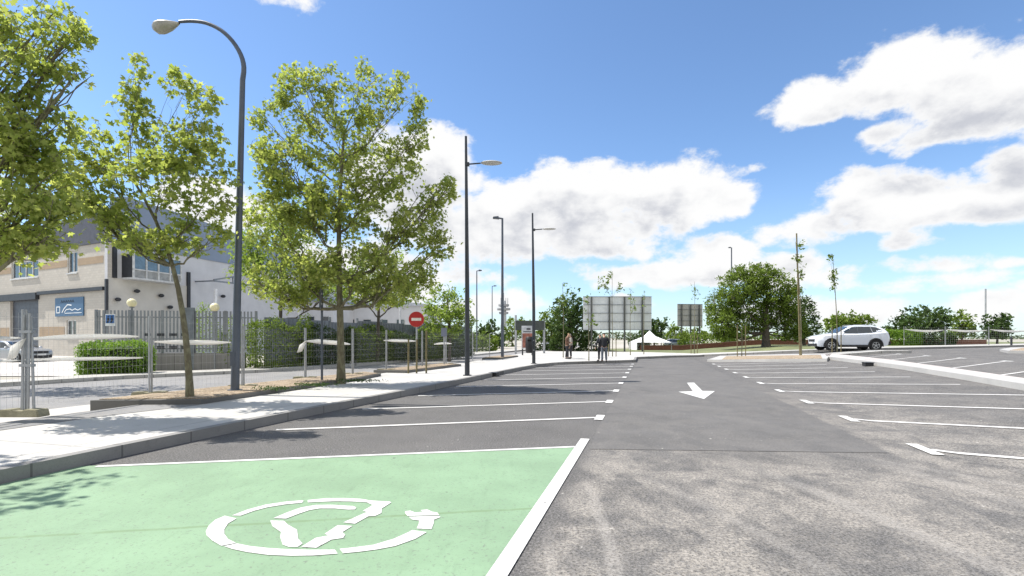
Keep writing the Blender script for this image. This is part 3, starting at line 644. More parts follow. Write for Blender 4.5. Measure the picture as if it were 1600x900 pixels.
# ------------------------------------------------------------------ buildings on the left
def wallframe(P, Q):                                 # vertical plane through P, Q: photo point -> (s along the wall, z)
    P, Q = Vector(P), Vector(Q); d = (Q - P).normalized()
    def f(px, py):
        t = (px - CX) / F; s = (P.x - t * P.y) / (t * d.y - d.x); Yd = P.y + d.y * s
        return s, ht(py, Yd)
    return f, d
cream = M('cream_block', (.40, .36, .30), .85, 0, .08, 1.5, .15, 40); brick = M('brick_band', (.34, .22, .12), .85, 0, .12, 4)
def block_mat(name, col, mort):
    m, nt, b = new_mat(name); br = nt.nodes.new('ShaderNodeTexBrick'); mp = nt.nodes.new('ShaderNodeMapping'); mp.inputs['Rotation'].default_value = (R(90), 0, 0)
    nt.links.new(objvec(nt), mp.inputs[0]); nt.links.new(mp.outputs[0], br.inputs['Vector'])
    br.inputs['Color1'].default_value = (*col, 1); br.inputs['Color2'].default_value = (*[x * .9 for x in col], 1); br.inputs['Mortar'].default_value = (*mort, 1)
    br.inputs['Scale'].default_value = 1; br.inputs['Brick Width'].default_value = .4; br.inputs['Row Height'].default_value = .2; br.inputs['Mortar Size'].default_value = .012
    c = mixc(nt, noise_node(nt, objvec(nt), .6, 6, .6).step(.4, .7) * .3, br.outputs['Color'], tuple(x * .75 for x in col))
    nt.links.new(c, b.inputs['Base Color']); b.inputs['Roughness'].default_value = .85; return m
M_CREAM = block_mat('cream_blockwork', (.50, .47, .42), (.40, .38, .34)); M_BRICK = block_mat('ochre_blockwork', (.37, .28, .19), (.30, .24, .18))
M_WW = M('white_render', (.62, .63, .66), .8, 0, .06, .8, .05); M_CLAD = M('blue_grey_cladding', (.24, .29, .38), .5, .2, .06, .5)
M_DK = M('dark_metal_trim', (.035, .038, .045), .5, .2); M_DOOR = M('dark_shutter', (.07, .08, .10), .5, .2); WF = M('window_frame', (.55, .56, .56), .5, 0)
corner = (wx(168, 40), 40.)
fl, dl = wallframe(corner, (wx(0, 48), 48.))         # cream front, s grows to the left
fr, dr = wallframe(corner, (wx(378, 53), 53.))       # white side, s grows to the right
bld = thing('industrial_building', 'two-storey industrial building, cream block front, white side and dark parapet', 'building', (corner[0], corner[1], 0))
def placer(d, nx):                                   # local (s, z, out) on a wall -> building coordinates, out = towards the viewer
    n = Vector((-d.y, d.x)); n = n if (n.dot(Vector((-corner[0], -corner[1]))) > 0) else -n
    return lambda s, z, o: (d.x * s + n.x * o, d.y * s + n.y * o, z)
pl, pr = placer(dl, 0), placer(dr, 0)
def rect(s0, z0, s1, z1): return [(s0, z0), (s1, z0), (s1, z1), (s0, z1)]
zt = ht(378, 40.); LW, RW = 26., 34.
# openings are cut by building the cream front as bands and piers
def wall_with_holes(m, P, s0, s1, z0, z1, holes, t=-.3):
    ss = sorted({s0, s1, *[h[0] for h in holes], *[h[2] for h in holes]}); 
    for a, b_ in zip(ss, ss[1:]):
        hs = sorted([h for h in holes if h[0] <= a and h[2] >= b_], key=lambda h: h[1]); z = z0
        for h in hs:
            if h[1] > z: m.prism(rect(a, z, b_, h[1]), P, t, 0)
            z = h[3]
        if z1 > z: m.prism(rect(a, z, b_, z1), P, t, 0)
def hole(f, x0, y0, x1, y1):
    a, b_ = f(x1, y1), f(x0, y0); s0, s1 = sorted((a[0], b_[0])); z0, z1 = sorted((f((x0 + x1) / 2, y1)[1], f((x0 + x1) / 2, y0)[1])); return (s0, z0, s1, z1)
h_door = hole(fl, 16, 468, 60, 566); h_door = (h_door[0], 0, h_door[2], h_door[3])
h_w1 = hole(fl, 106, 393, 121, 426); h_w2 = hole(fl, 18, 408, 60, 434); h_w3 = hole(fl, 104, 500, 119, 524)
m = MB(); wall_with_holes(m, pl, 0, LW, 0, zt, [h_door, h_w1, h_w2, h_w3]); m.build('wall', M_CREAM, bld)['label'] = 'cream blockwork front wall'
m = MB(); m.prism(rect(0, 0, RW, zt), pr, -.3, 0)
zc = fr(350, 440)[1]; bk = m.build('wall', M_WW, bld); bk['label'] = 'white rendered side wall'
m = MB(); zl_ = fr(230, 440)[1]; m.prism(rect(.02, 0, fr(296, 440)[0], zl_), pr, .002, .06); m.build('lower_wall', M('cream_render', (.56, .54, .50), .85, 0, .06, 1), bld)
bz = fl(130, 407)[1]
lz = fl(80, 517)[1]
for q_ in (rect(.6, bz - .38, h_w1[0] - .1, bz + .2), rect(h_w1[2] + .1, bz - .38, h_w2[0] - .1, bz + .2), rect(h_w2[2] + .1, bz - .38, LW - .1, bz + .2), rect(h_w3[2] + .3, lz - .5, h_door[0] - .2, lz + .35), rect(h_door[2] + .2, lz - .5, LW - .1, lz + .35)):
    m = MB(); m.prism(q_, pl, 0, .02); m.build('brick_band', M_BRICK, bld)
cz = fl(140, 453)[1]; m = MB(); m.prism(rect(.25, cz - .12, h_door[0] - .3, cz + .16), pl, 0, .25); m.prism(rect(h_door[0] - .2, cz - .5, LW, cz + .1), pl, 0, .3); m.build('canopy_beam', M_DK, bld)
# parapets: dark over the front, blue-grey over the side
m = MB(); m.prism([(0, zt), (LW, zt), (LW, zt + 2.3), (0, zt + 2.3)], pl, -.2, .12); m.build('parapet', M('dark_cladding', (.07, .065, .075), .5, .1), bld)
zr = ht(303, 41.3); m = MB(); m.prism([(.3, zt), (RW, zt - .2), (RW, zt + 1.2), (fr(300, 345)[0], fr(300, 345)[1] + .3), (1.6, zr - .2), (.3, zr - .5)], pr, -.15, .1); m.build('roof_cladding', M_CLAD, bld)
m = MB(); m.add([pl(LW, zt - .3, -.2), pl(0, zt - .3, -.2), pr(RW, zt - .3, -.2), tuple(Vector(pl(LW, zt - .3, -.2)) + Vector(pr(RW, 0, -.2)))], [(0, 1, 2, 3)]); m.build('roof', M_DK, bld)
# downpipes
m = MB(); m.prism(rect(-.18, 0, .02, fl(160, 437)[1]), pl, .02, .2); m.build('downpipe', M_DK, bld)
m = MB(); s_, _ = fr(175, 400); m.prism(rect(s_, fr(175, 434)[1], s_ + .28, zt), pr, .02, .18); m.build('downpipe', M_DK, bld)
m = MB(); s_, _ = fr(291, 460); m.prism(rect(s_, 0, s_ + .3, fr(291, 425)[1]), pr, .02, .18); m.build('downpipe', M_DK, bld)
m = MB(); m.prism(rect(*[h_door[0], 0, h_door[2], h_door[3]]), pl, -.28, -.2)
for z in np.arange(.4, h_door[3], .42): m.prism(rect(h_door[0], z, h_door[2], z + .04), pl, -.2, -.18)
m.build('shutter_door', M_DOOR, bld)
def window(P, h, mull=1, parent=bld, blind=False):
    s0, z0, s1, z1 = h; f = MB(); w = .09
    for r_ in (rect(s0, z0, s1, z0 + w), rect(s0, z1 - w, s1, z1), rect(s0, z0 + w, s0 + w, z1 - w), rect(s1 - w, z0 + w, s1, z1 - w)): f.prism(r_, P, -.2, -.08)
    for i in range(mull): c = s0 + (s1 - s0) * (i + 1) / (mull + 1); f.prism(rect(c - w / 2, z0 + w, c + w / 2, z1 - w), P, -.18, -.09)
    f.prism(rect(s0 - .1, z0 - .12, s1 + .1, z0 - .02), P, .002, .1)
    o = f.build('window', WF, parent); g = MB(); g.prism(rect(s0 + .02, z0 + .02, s1 - .02, z1 - .02), P, -.16, -.14); g.build('pane', GLASS, o)
window(pl, h_w1); window(pl, h_w2, 3); window(pl, h_w3)
# boxed-out glazed gallery on the white side
s0, _ = fr(190, 420); s1, _ = fr(267, 420); z0, z1 = fr(228, 438)[1], fr(228, 403)[1]
m = MB(); m.prism(rect(s0, z0 - .15, s1, z0), pr, .01, 1.3); m.prism(rect(s0, z1, s1, z1 + .12), pr, .01, 1.3)
for s in np.linspace(s0, s1 - .12, 5): m.prism(rect(s, z0, s + .12, z1), pr, 1.16, 1.28)
m.prism(rect(s0, (z0 + z1) / 2 - .35, s1, (z0 + z1) / 2 - .25), pr, 1.17, 1.27)
gal = m.build('glazed_gallery', WF, bld)
m = MB(); m.prism(rect(s0 + .05, z0 + .02, s1 - .05, (z0 + z1) / 2 - .36), pr, 1.19, 1.22); m.build('panel', M('grey_panel', (.30, .31, .31), .6), gal)
m = MB(); m.prism(rect(s0 + .05, (z0 + z1) / 2 - .24, s1 - .05, z1 - .02), pr, 1.19, 1.22); m.build('pane', M('blue_glass', (.10, .16, .22), .08, spec=.9), gal)
m = MB(); m.prism(rect(s0 - .0, z0, s0 + .1, z1), pr, .02, 1.15); m.build('side_panel', M_DK, gal)
# lean-to canopy frame
m = MB(); sA = fr(305, 470)[0]
a = pr(sA, fr(305, 462)[1] - 4.4, 2.2); bq = pr(sA + .2, fr(305, 462)[1] + .6, 2.2); m.bar(a, bq, .22)
m.build('canopy_post', M('white_steel', (.75, .76, .78), .5), bld)
m = MB(); zz = fr(305, 440)[1]
m.bar(pr(sA, zz, 2.2), pr(sA + 13, zz + .1, 2.2), .14); m.bar(pr(sA, zz + .1, 2.2), pr(sA + 13, zz + 3.2, 2.2), .14)
for k_ in range(1, 6): m.bar(pr(sA + k_ * 2.2, zz, 2.2), pr(sA + k_ * 2.2, zz + .1 + 3.1 * k_ * 2.2 / 13, 2.2), .08)
m.bar(pr(sA, zz, 2.2), pr(sA, zz, .02), .12); m.build('canopy_truss', M('grey_steel', (.22, .24, .27), .5, .3), bld)
for px, py in ((210, 455), (248, 462), (262, 480), (180, 468), (345, 463)):
    m = MB(); s, z = fr(px, py); m.ball(pr(s, z, .3), (.22, .22, .16)); m.cyl(pr(s, z, .02), pr(s, z, .3), .04, 6); m.build('floodlight', M_DK, bld)
# signboard: blue panel with dark heading row and white emblem and scribbled lettering
s = hole(fl, 88, 465, 132, 494); m = MB(); m.prism(rect(*s), pl, .01, .09); sg = m.build('signboard', M('sign_blue', (.05, .12, .22), .5, 0, .05), bld)
m = MB(); W_, H_ = s[2] - s[0], s[3] - s[1]
def sp(a, b_): return (s[2] - a * W_, s[1] + b_ * H_)
def stroke(mm, pts, w, P=pl, o0=.09, o1=.105):
    for (a, b_), (c, d) in zip(pts, pts[1:]):
        x1, z1_ = sp(a, b_); x2, z2_ = sp(c, d); dx, dz = x2 - x1, z2_ - z1_; l = math.hypot(dx, dz) or 1; nx, nz = -dz / l * w / 2, dx / l * w / 2
        mm.prism([(x1 - nx, z1_ - nz), (x2 - nx, z2_ - nz), (x2 + nx, z2_ + nz), (x1 + nx, z1_ + nz)], P, o0, o1)
stroke(m, [(.06, .52), (.18, .52), (.18, .2), (.06, .2), (.06, .52)], .08); stroke(m, [(.26, .2), (.34, .42), (.46, .62), (.60, .58)], .09); stroke(m, [(.34, .2), (.42, .36), (.55, .38), (.62, .30), (.72, .38), (.82, .30), (.92, .38)], .06); stroke(m, [(.36, .16), (.95, .16)], .05)
m.build('lettering', M('sign_white', (.75, .78, .8), .5), sg)
m = MB(); [stroke(m, [(q, .74), (q + .03, .86), (q + .06, .74)], .05) for q in (.22, .30, .38, .46, .54, .62)]; m.build('heading', M_DK, sg)
# white sheds behind the hedge
def shed(x0, x1, Y0, Y1, top, label, mat, roofm, n=6):
    a, b_ = wx(x0, Y0), wx(x1, Y0); t = thing('warehouse', label, 'building', ((a + b_) / 2, Y0, 0)); w = b_ - a; h = ht(top, Y0); dpt = Y1 - Y0
    m = MB(); m.box((0, dpt / 2, h / 2), (w, dpt, h)); m.build('wall', mat, t)
    m = MB(); m.prism([(-w / 2 - .3, h), (w / 2 + .3, h), (w / 2 + .3, h + .25), (0, h + .25 + w * .05), (-w / 2 - .3, h + .25)], lambda a, b_, d: (a, d, b_), -.4, dpt + .4); m.build('roof', roofm, t)
    for i in range(n):
        c = -w / 2 + w * (i + .5) / n; m = MB(); m.box((c, -.03, h * .62), (w / n * .5, .08, h * .16)); f = m.build('window', WF, t); m = MB(); m.box((c, -.05, h * .62), (w / n * .44, .08, h * .12)); m.build('pane', GLASS, f)
shed(385, 520, 62, 80, 470, 'long white warehouse behind the shrub row, left of the full tree trunk', M_WW, M_CLAD)
shed(535, 665, 70, 86, 478, 'pale low warehouse behind the shrub row near the no entry sign', M_WW, M('pale_roof', (.5, .54, .6), .6), 5)
for px, Y in ((625, 44), (468, 40)):
    m = MB(); m.tube([(0, 0, 0), (0, 0, ht(462, Y))], .09, 8); tag(m.build('post', M('light_post', (.5, .52, .54), .5, .2), None, 50), 'pale post behind the shrub row at the photo %s' % ('right of the full tree' if px > 600 else 'left of the grey sign pole'), 'post').location = (wx(px, Y), Y, 0)

# ------------------------------------------------------------------ grey slatted fence with gate, wall behind the shrubs
P0, P1 = Vector((wx(150, 22.6), 22.6, 0)), Vector((wx(400, 23.9), 23.9, 0)); d = (P1 - P0); ang = math.atan2(d.y, d.x); L_ = d.length
fe = thing('metal_fence', 'grey steel paling fence on a low wall before the industrial building', 'fence', (P0.x, P0.y, 0), ang)
M_FG = M('grey_fence_paint', (.22, .235, .25), .5, .3, .1)
m = MB(); m.box((L_ * .62, 0, .45), (L_ * .62, .25, .8)); m.build('low_wall', M_KERB, fe)
m = MB(); n = int(L_ / .15)
for i in range(n):
    x = i * .15; m.box((x, -.02, 1.85 if x > L_ * .31 else 1.45), (.07, .025, 1.9 if x > L_ * .31 else 2.7))
m.build('palings', M_FG, fe); m = MB()
for z in (1.05, 1.5, 2.5): m.box((L_ / 2, .02, z), (L_, .04, .05))
m.build('rail', M_FG, fe)
for x in np.linspace(.0, L_, 6): m = MB(); m.box((x, .03, 1.45), (.1, .1, 2.75)); m.build('fence_post', M_FG, fe)
x = L_ * .575; m = MB(); m.box((x, -.08, 1.5), (.42, .12, 2.9)); m.build('gate_post', M('gate_post_grey', (.16, .18, .20), .5, .3), fe)
for x in np.arange(L_ * .32, L_ * .56, .5):
    for z_ in (1.12, 1.7): m = MB(); m.box((x, -.06, z_), (.3, .03, .12)); m.build('lattice_panel', M_DK, fe)
for i, (px, lab) in enumerate(((203, 'left pale globe lamp on the grey paling fence, before the cream wall'), (333, 'right pale globe lamp on the grey paling fence, beside the canopy frame'))):
    Y = 23.; z = ht(473 if i == 0 else 480, Y); o = thing('globe_lamp', lab, 'lamp', (wx(px, Y), Y + .12, 0), 0, 'globe lamps on the fence')
    m = MB(); m.tube([(0, 0, 0), (0, 0, z - .2)], .04, 8); m.lathe([(.1, z - .22), (.1, z - .16), (.06, z - .14)], 12); m.build('post', M_FG, o, 50)
    m = MB(); m.ball((0, 0, z), .2, 16, 12); m.build('globe', M('opal_globe', (.80, .72, .45), .3, 0, .04), o, 60)
# crossing sign on the fence
Y = 22.; x0, x1 = wx(165, Y), wx(180, Y); o = thing('pictogram_sign', 'small blue and white pictogram sign on the fence beside the cream corner', 'sign', ((x0 + x1) / 2, Y, 0)); z = ht(500, Y)
m = MB(); m.box((0, 0, z), (.42, .03, .52)); m.build('panel', M('sign_white2', (.72, .74, .76), .5), o)
m = MB(); m.box((0, -.018, z + .04), (.37, .01, .36)); m.build('blue_field', M('blue_field', (.03, .14, .42), .5), o)
m = MB()
for q in (-.08, .08): m.tube([(q, -.03, z + .1), (q + .01, -.03, z - .02), (q - .04, -.03, z - .12)], [.03, .04, .02], 6); m.ball((q, -.03, z + .16), .03, 8, 6)
m.build('figures', M_DK, o); m = MB(); m.tube([(0, .03, 0), (0, .03, z + .25)], .025, 8); m.build('pole', GALV, o)
gw = thing('sheet_fence', 'bluish grey sheet metal fence behind the shrub row', 'fence', (A.x, A.y + 1.0, 0), hz)
n = 9
for i in range(n):
    m = MB(); a, b_ = LEN * i / n + .04, LEN * (i + 1) / n - .04; m.box(((a + b_) / 2, 0, 1.3), (b_ - a, .05, 2.5 - .12 * (i % 3)))
    for q in np.arange(a + .1, b_, .25): m.box((q, -.035, 1.3), (.04, .03, 2.4 - .12 * (i % 3)))
    m.build('panel', M('sheet_grey', (.20, .22, .26), .5, .3, .12), gw); m = MB(); m.box((b_ + .04, 0, 1.35), (.07, .1, 2.7)); m.build('fence_post', M_FG, gw)

# ------------------------------------------------------------------ temporary mesh fencing on the left and far right
def fence_panel(a, b_, h, label, group, mesh_step=.1, z0=.15, wire=.0016):
    a, b_ = Vector(a), Vector(b_); d = b_ - a; L_ = d.length; o = thing('mesh_fence', label, 'mesh fence', (a.x, a.y, a.z), math.atan2(d.y, d.x), group)
    sl = (b_.z - a.z)
    for x in (.03, L_ - .03): m = MB(); m.tube([(x, 0, .02 + sl * x / L_), (x, 0, h + sl * x / L_)], .021, 8); m.build('upright', GALV, o, 50)
    m = MB()
    for x in np.arange(.13, L_ - .08, mesh_step): m.tube([(x, 0, .16 + sl * x / L_), (x, 0, h - .06 + sl * x / L_)], wire, 3, False)
    for z in np.arange(.16, h - .03, .2): m.tube([(.03, 0, z), (L_ - .03, 0, z + sl)], wire, 3, False)
    m.build('wire_mesh', M('mesh_wire', (.42, .43, .43), .5, .5), o); return o
def foot(x, y, z, rz, label, long=.75):
    o = thing('concrete_foot', label, 'fence foot', (x, y, z), rz, 'concrete feet of the temporary fence')
    m = MB(); m.prism([(-long / 2, 0), (long / 2, 0), (long / 2 - .03, .13), (.12, .14), (.09, .11), (-.09, .11), (-.12, .14), (-long / 2 + .03, .13)], lambda a, b_, d: (a, d, b_), -.12, .12)
    m.build('block', M('foot_concrete', (.30, .28, .19), .9, 0, .25, 6, .4, 50), o, bevel=.012); return o
def tape(p, q, sag, w, label, seed, tail=False):
    r = random.Random(seed); p, q = Vector(p), Vector(q); n = 26; vs, fs = [], []
    for i in range(n + 1):
        t = i / n; c = p.lerp(q, t); c.z -= sag * 4 * t * (1 - t); ww = w * (.25 + .75 * min(1, 3.2 * min(t, 1 - t) + .05)); tw = .5 * math.sin(t * 9 + seed) * .35
        vs += [(c.x, c.y - tw * ww, c.z - ww / 2), (c.x + .002, c.y + .02 * math.sin(t * 20), c.z + ww * .0), (c.x, c.y + tw * ww, c.z + ww / 2)]
    for i in range(n):
        for j in (0, 1): a = i * 3 + j; fs.append((a, a + 3, a + 4, a + 1))
    m = MB(); m.add(vs, fs)
    if tail:
        b0 = len(m.v); e = p + Vector((.02, -.03, 0)); m.add([e, e + Vector((.07, -.01, .02)), e + Vector((-.1, -.03, -.33)), e + Vector((-.27, -.02, -.38)), e + Vector((-.16, -.06, -.12))], [(0, 1, 2, 3, 4)])
    o = m.build('barrier_tape', TAPE, None, 80); md = o.modifiers.new('thickness', 'SOLIDIFY'); md.thickness = .004
    tag(o, label, 'tape', 'white tape strung along the temporary fence'); return o
fp = [(-8.9, 6.1), (-8.74, 9.03), (-8.51, 11.85), (-7.26, 13.60), (-6.75, 16.44), (-5.72, 18.1), (-5.14, 20.6), (-4.1, 23.0), (-3.3, 25.2), (-2.3, 29.5), (-1.5, 34)]
hts = [1.9] * 3 + [1.72] * 9
names = ['off the left photo edge', 'left of the clipped hedge', 'before the young leaning tree', 'between the curved lamp post and the full tree', 'behind the full tree trunk', 'just right of the full tree', 'behind the no entry sign', 'right of the no entry sign', 'behind the slim black lamp', 'farthest along the street']
for i in range(len(fp) - 1):
    z = .15 if i < 2 else .26 if i < 7 else .15
    fence_panel((*fp[i], .16), (*fp[i + 1], .16 if i < 1 else .16), hts[i], 'wire mesh fence panel ' + names[i], 'temporary mesh fence panels along the street')
# clustered uprights with wedge at the first joint
o = thing('fence_coupling', 'cluster of extra steel uprights and clamps standing at the nearest concrete foot', 'fence post', (-8.70, 9.0, .16))
m = MB(); m.tube([(.07, -.02, .04), (.10, -.02, 1.83)], .02, 8); m.tube([(.16, 0, .04), (.08, .03, 1.78)], .021, 8); m.tube([(-.06, 0, .04), (-.02, .0, 1.8)], .02, 8); m.build('upright', GALV, o, 50)
for z_ in (.9, 1.5): m = MB(); m.box((.04, 0, z_), (.22, .09, .05)); m.build('clamp', GALV, o)
foot(-8.68, 8.95, .155, .0, 'near yellowish concrete fence foot at the left photo edge')
for i, (x, y) in enumerate(fp[2:9]):
    foot(x, y, .16 if i > 5 else .16, .1 + .2 * math.sin(i * 3), 'concrete fence foot ' + ['left of the young leaning tree', 'beside the curved lamp post', 'left of the grey sign pole', 'right of the full tree', 'behind the wooden stakes', 'right of the no entry sign', 'just left of the slim black lamp'][i])
def tp(x0, y0, x1, y1, i, j, sag, w, lab, tail=False, dy=-.06):
    a, b_ = fp[i], fp[j]
    def on(px):                                      # point of the fence line seen at column px
        t = (px - CX) / F; (X0, Y0), (X1, Y1) = a, b_; s = (X0 - t * Y0) / (t * (Y1 - Y0) - (X1 - X0)); return X0 + (X1 - X0) * s, Y0 + (Y1 - Y0) * s
    p, q = on(x0), on(x1); return tape((p[0], p[1] + dy, ht(y0, p[1])), (q[0], q[1] + dy, ht(y1, q[1])), sag, w, lab, x0 + y0, tail)
tp(42, 530, 219, 526, 1, 2, -.02, .11, 'upper white tape between the near post and the hedge', True)
tp(42, 562, 226, 559, 1, 2, .0, .07, 'lower white tape across the clipped hedge')
tp(-180, 533, 36, 528, 0, 1, -.01, .09, 'upper white tape running off the left photo edge'); tp(-180, 566, 36, 563, 0, 1, .0, .07, 'lower white tape running off the left photo edge')
tp(243, 534, 362, 535, 2, 3, .01, .12, 'white tape behind the young leaning tree')
tp(478, 533, 548, 538, 4, 5, -.02, .15, 'white tape behind the full tree trunk', True)
tp(600, 532, 650, 533, 6, 7, .0, .12, 'white tape below the no entry sign')
tp(678, 538, 706, 537, 8, 9, -.03, .1, 'far white tape left of the slim black lamp')
rp = [(wx(px, Y), Y) for px, Y in ((1412, 49), (1477, 50), (1545, 51), (1610, 52), (1680, 53))]
for i in range(4):
    a, b_ = rp[i], rp[i + 1]; fence_panel((*a, TOP + .15), (*b_, TOP + .15), 1.85, 'far mesh fence panel right of the white car, number %s from the left' % ('one', 'two', 'three', 'four')[i], 'far fence panels right of the white car', .25, wire=.0025)
    if i < 3: tape((a[0] + .1, a[1] - .05, TOP + 1.72), (b_[0] - .2, b_[1] - .05, TOP + 1.65), .15, .2, 'white tape on the %s far fence panel right of the white car' % ('first', 'second', 'third')[i], i)

# ------------------------------------------------------------------ lamps, signs
def curve_lamp():
    x, y = G(367, 610, .26); o = thing('street_lamp', 'tall grey street lamp with curved swan neck above the young tree', 'street lamp', (x, y, .24))
    top = ht(34, y) - .24; P = []
    bx, by = wx(379, y) - x, 0
    zs = ht(125, y) - .24
    P = [(0, 0, 0), (bx * .5, 0, zs * .5), (bx, 0, zs)]
    for px, py in ((381, 105), (376, 85), (363, 64), (345, 47), (322, 36), (300, 33), (280, 34)): P.append((wx(px, y) - x, 0, ht(py, y) - .24))
    # smooth the neck
    Q = [Vector(p) for p in P[2:]]; S_ = []
    for i in range(len(Q) - 1):
        p0, p1, p2, p3 = Q[max(i - 1, 0)], Q[i], Q[i + 1], Q[min(i + 2, len(Q) - 1)]
        for t in (0, .33, .66): S_.append(.5 * ((2 * p1) + (p2 - p0) * t + (2 * p0 - 5 * p1 + 4 * p2 - p3) * t * t + (-p0 + 3 * p1 - 3 * p2 + p3) * t ** 3))
    path = [Vector(P[0]), Vector(P[1])] + S_ + [Q[-1]]
    n = len(path); rad = [.10, .078] + [.062 - .028 * i / (n - 2) for i in range(n - 2)]
    m = MB(); m.tube(path, rad, 14); m.build('pole', POLE, o, 60)
    m = MB(); m.box((.0, -.095, .8), (.12, .03, .35)); m.build('hatch', POLE, o); m = MB(); m.cyl((0, 0, 0), (0, 0, .04), .17, 16); m.build('base_plate', POLE, o)
    e = Vector(P[-1]); L_ = 42 / F * y; m = MB(); n = 10; rings = []
    pr_ = [(0, .03, .03), (.12, .07, .07), (.35, .13, .15), (.6, .17, .19), (.8, .15, .17), (.95, .07, .09), (1, .01, .01)]
    vs, fs_ = [], []
    for t, w_, h_ in pr_:
        cx_, cz_ = e.x - L_ * t, e.z - .03 - .10 * t
        for j in range(n):
            a = 2 * math.pi * j / n; zz = math.sin(a); vs.append((cx_, math.cos(a) * w_ * 1.1, cz_ + (zz * h_ * .45 if zz > 0 else zz * h_ * 1.05)))
    for i in range(len(pr_) - 1):
        for j in range(n): a, b_ = i * n + j, i * n + (j + 1) % n; fs_.append((a, b_, b_ + n, a + n))
    m.add(vs, fs_); m.build('lamp_head', M('lamp_housing', (.33, .32, .28), .4, .2), o, 60)
curve_lamp()
def disc_lamp(px, base, top, head, hx, hy, label, Y):
    x = wx(px, Y); o = thing('street_lamp', label, 'street lamp', (x, Y, .15), 0, 'anthracite lamps with disc heads'); hgt = ht(top, Y) - .15
    m = MB(); m.tube([(0, 0, 0), (0, 0, hgt * .35), (wx(px - 2, Y) - x, 0, hgt)], [.095, .085, .045], 14); m.cyl((0, 0, 0), (0, 0, .03), .16, 16); m.build('pole', DARKPOLE, o, 60)
    z = ht(hy, Y) - .15; L_ = wx(hx, Y) - x; hl = L_ * .62
    m = MB(); m.tube([(0, 0, z - .04), (L_ - hl, 0, z)], .028, 8); m.box((0, 0, z - .04), (.16, .14, .12)); m.build('arm', DARKPOLE, o)
    m = MB(); m.lathe([(.001, .13), (.35, .115), (.7, .07), (.95, .01), (1, -.03), (.9, -.07), (.5, -.10), (.001, -.11)], 24, (L_ - hl / 2, 0, z + .02), Matrix.Diagonal((hl / 2, hl / 2 * .62, hl * .55 / .36 * .36)))
    m.build('lamp_head', ALU, o, 50); return o
disc_lamp(730, 587, 213, 0, 785, 255, 'nearer slim anthracite lamp with a disc head on a side arm', 18.7)
disc_lamp(834, 568, 333, 0, 869, 358, 'second slim anthracite lamp, beside the black litter bin', 27.4)
def arm_lamp(px, Y, top, armpx, label, w=.09, z0=.1):
    x = wx(px, Y); z0 = gz(x, Y); hgt = ht(top, Y) - z0; o = thing('street_lamp', label, 'street lamp', (x, Y, z0), 0, 'straight grey lamps with short arms'); L_ = wx(px + armpx, Y) - x
    m = MB(); m.tube([(0, 0, 0), (0, 0, hgt)], [w, w * .6], 10); m.build('pole', POLE, o, 60)
    m = MB(); m.tube([(0, 0, hgt - .03), (L_ * .45, 0, hgt + .02)], w * .5, 8); m.build('arm', POLE, o)
    m = MB(); m.prism([(L_ * .35, hgt - .06), (L_, hgt - .02), (L_ * .95, hgt + .08), (L_ * .4, hgt + .12)], lambda a, b_, d: (a, d, b_), -.14, .14); m.build('lamp_head', POLE, o)
arm_lamp(785, 34, 341, -15, 'grey street lamp with a short arm to the left between the slim lamps', .11)
arm_lamp(745, 55, 423, 8, 'farther pale street lamp right of the small leafy tree'); arm_lamp(769, 75, 447, 7, 'farthest thin street lamp over the round dark tree'); arm_lamp(1143, 80, 387, -5, 'tall street lamp rising behind the broad drooping tree', .14)
for px, Y, top, lab in ((1540, 90, 457, 'thin mast at the far right above the dark tree'), (503, 15.3, 0, '')):
    if top: m = MB(); m.tube([(0, 0, 0), (0, 0, ht(top, Y))], .12, 8); tag(m.build('mast', GALV, None, 50), lab, 'mast').location = (wx(px, Y), Y, TOP - .02)
# sign seen edge-on, grey pole
x, y = G(503, 594, .26); o = thing('road_sign', 'road sign on a grey pole seen from behind, left of the full tree trunk', 'road sign', (x, y, .24), -1.15)
z = ht(468, y) - .24; m = MB(); m.tube([(0, 0, 0), (0, 0, z + .4)], .035, 10); m.build('pole', POLE, o, 50)
m = MB(); m.box((0, -.05, z), (.72, .03, .62)); m.build('sign_plate', M('sign_back', (.12, .13, .15), .6, .2), o, bevel=.01); m = MB(); m.box((0, -.025, z + .15), (.6, .03, .05)); m.box((0, -.025, z - .15), (.6, .03, .05)); m.build('bracket', GALV, o)
# no entry sign
x, y = G(657, 579, .26); y0 = 20.9; x = wx(651, y0); o = thing('no_entry_sign', 'round red no entry sign with a white bar above the wooden stakes', 'road sign', (x, y0, .22)); z = ht(499, y0) - .22
m = MB(); m.tube([(0, 0, 0), (0, 0, z + .25)], .035, 10); m.build('pole', GALV, o, 50)
RX = Matrix.Rotation(R(90), 3, 'X'); r_ = .32
m = MB(); m.lathe([(.001, 0), (r_, 0), (r_, .025), (.001, .025)], 36, (0, -.04, z), RX); m.build('disc', M('sign_red', (.42, .02, .02), .45, 0, .05), o)
m = MB(); m.lathe([(r_ * .93, 0), (r_, 0), (r_, .006), (r_ * .93, .006)], 36, (0, -.066, z), RX); m.build('rim', M('faded_red', (.5, .06, .05), .5), o)
m = MB(); m.box((0, -.068, z), (.40, .008, .115)); m.build('white_bar', M('sign_white3', (.75, .74, .68), .5), o, bevel=.002)
# small grey sign among the shrubs
x, y0 = wx(694, 24.5), 24.5; o = thing('road_sign', 'small grey rectangular sign on a post behind the right stake', 'road sign', (x, y0, .15)); z = ht(519, y0) - .15
m = MB(); m.tube([(0, 0, 0), (0, 0, z + .2)], .035, 8); m.build('pole', GALV, o, 50); m = MB(); m.box((0, -.05, z), (.28, .03, .42)); m.build('sign_plate', M('sign_grey', (.16, .18, .24), .5), o)
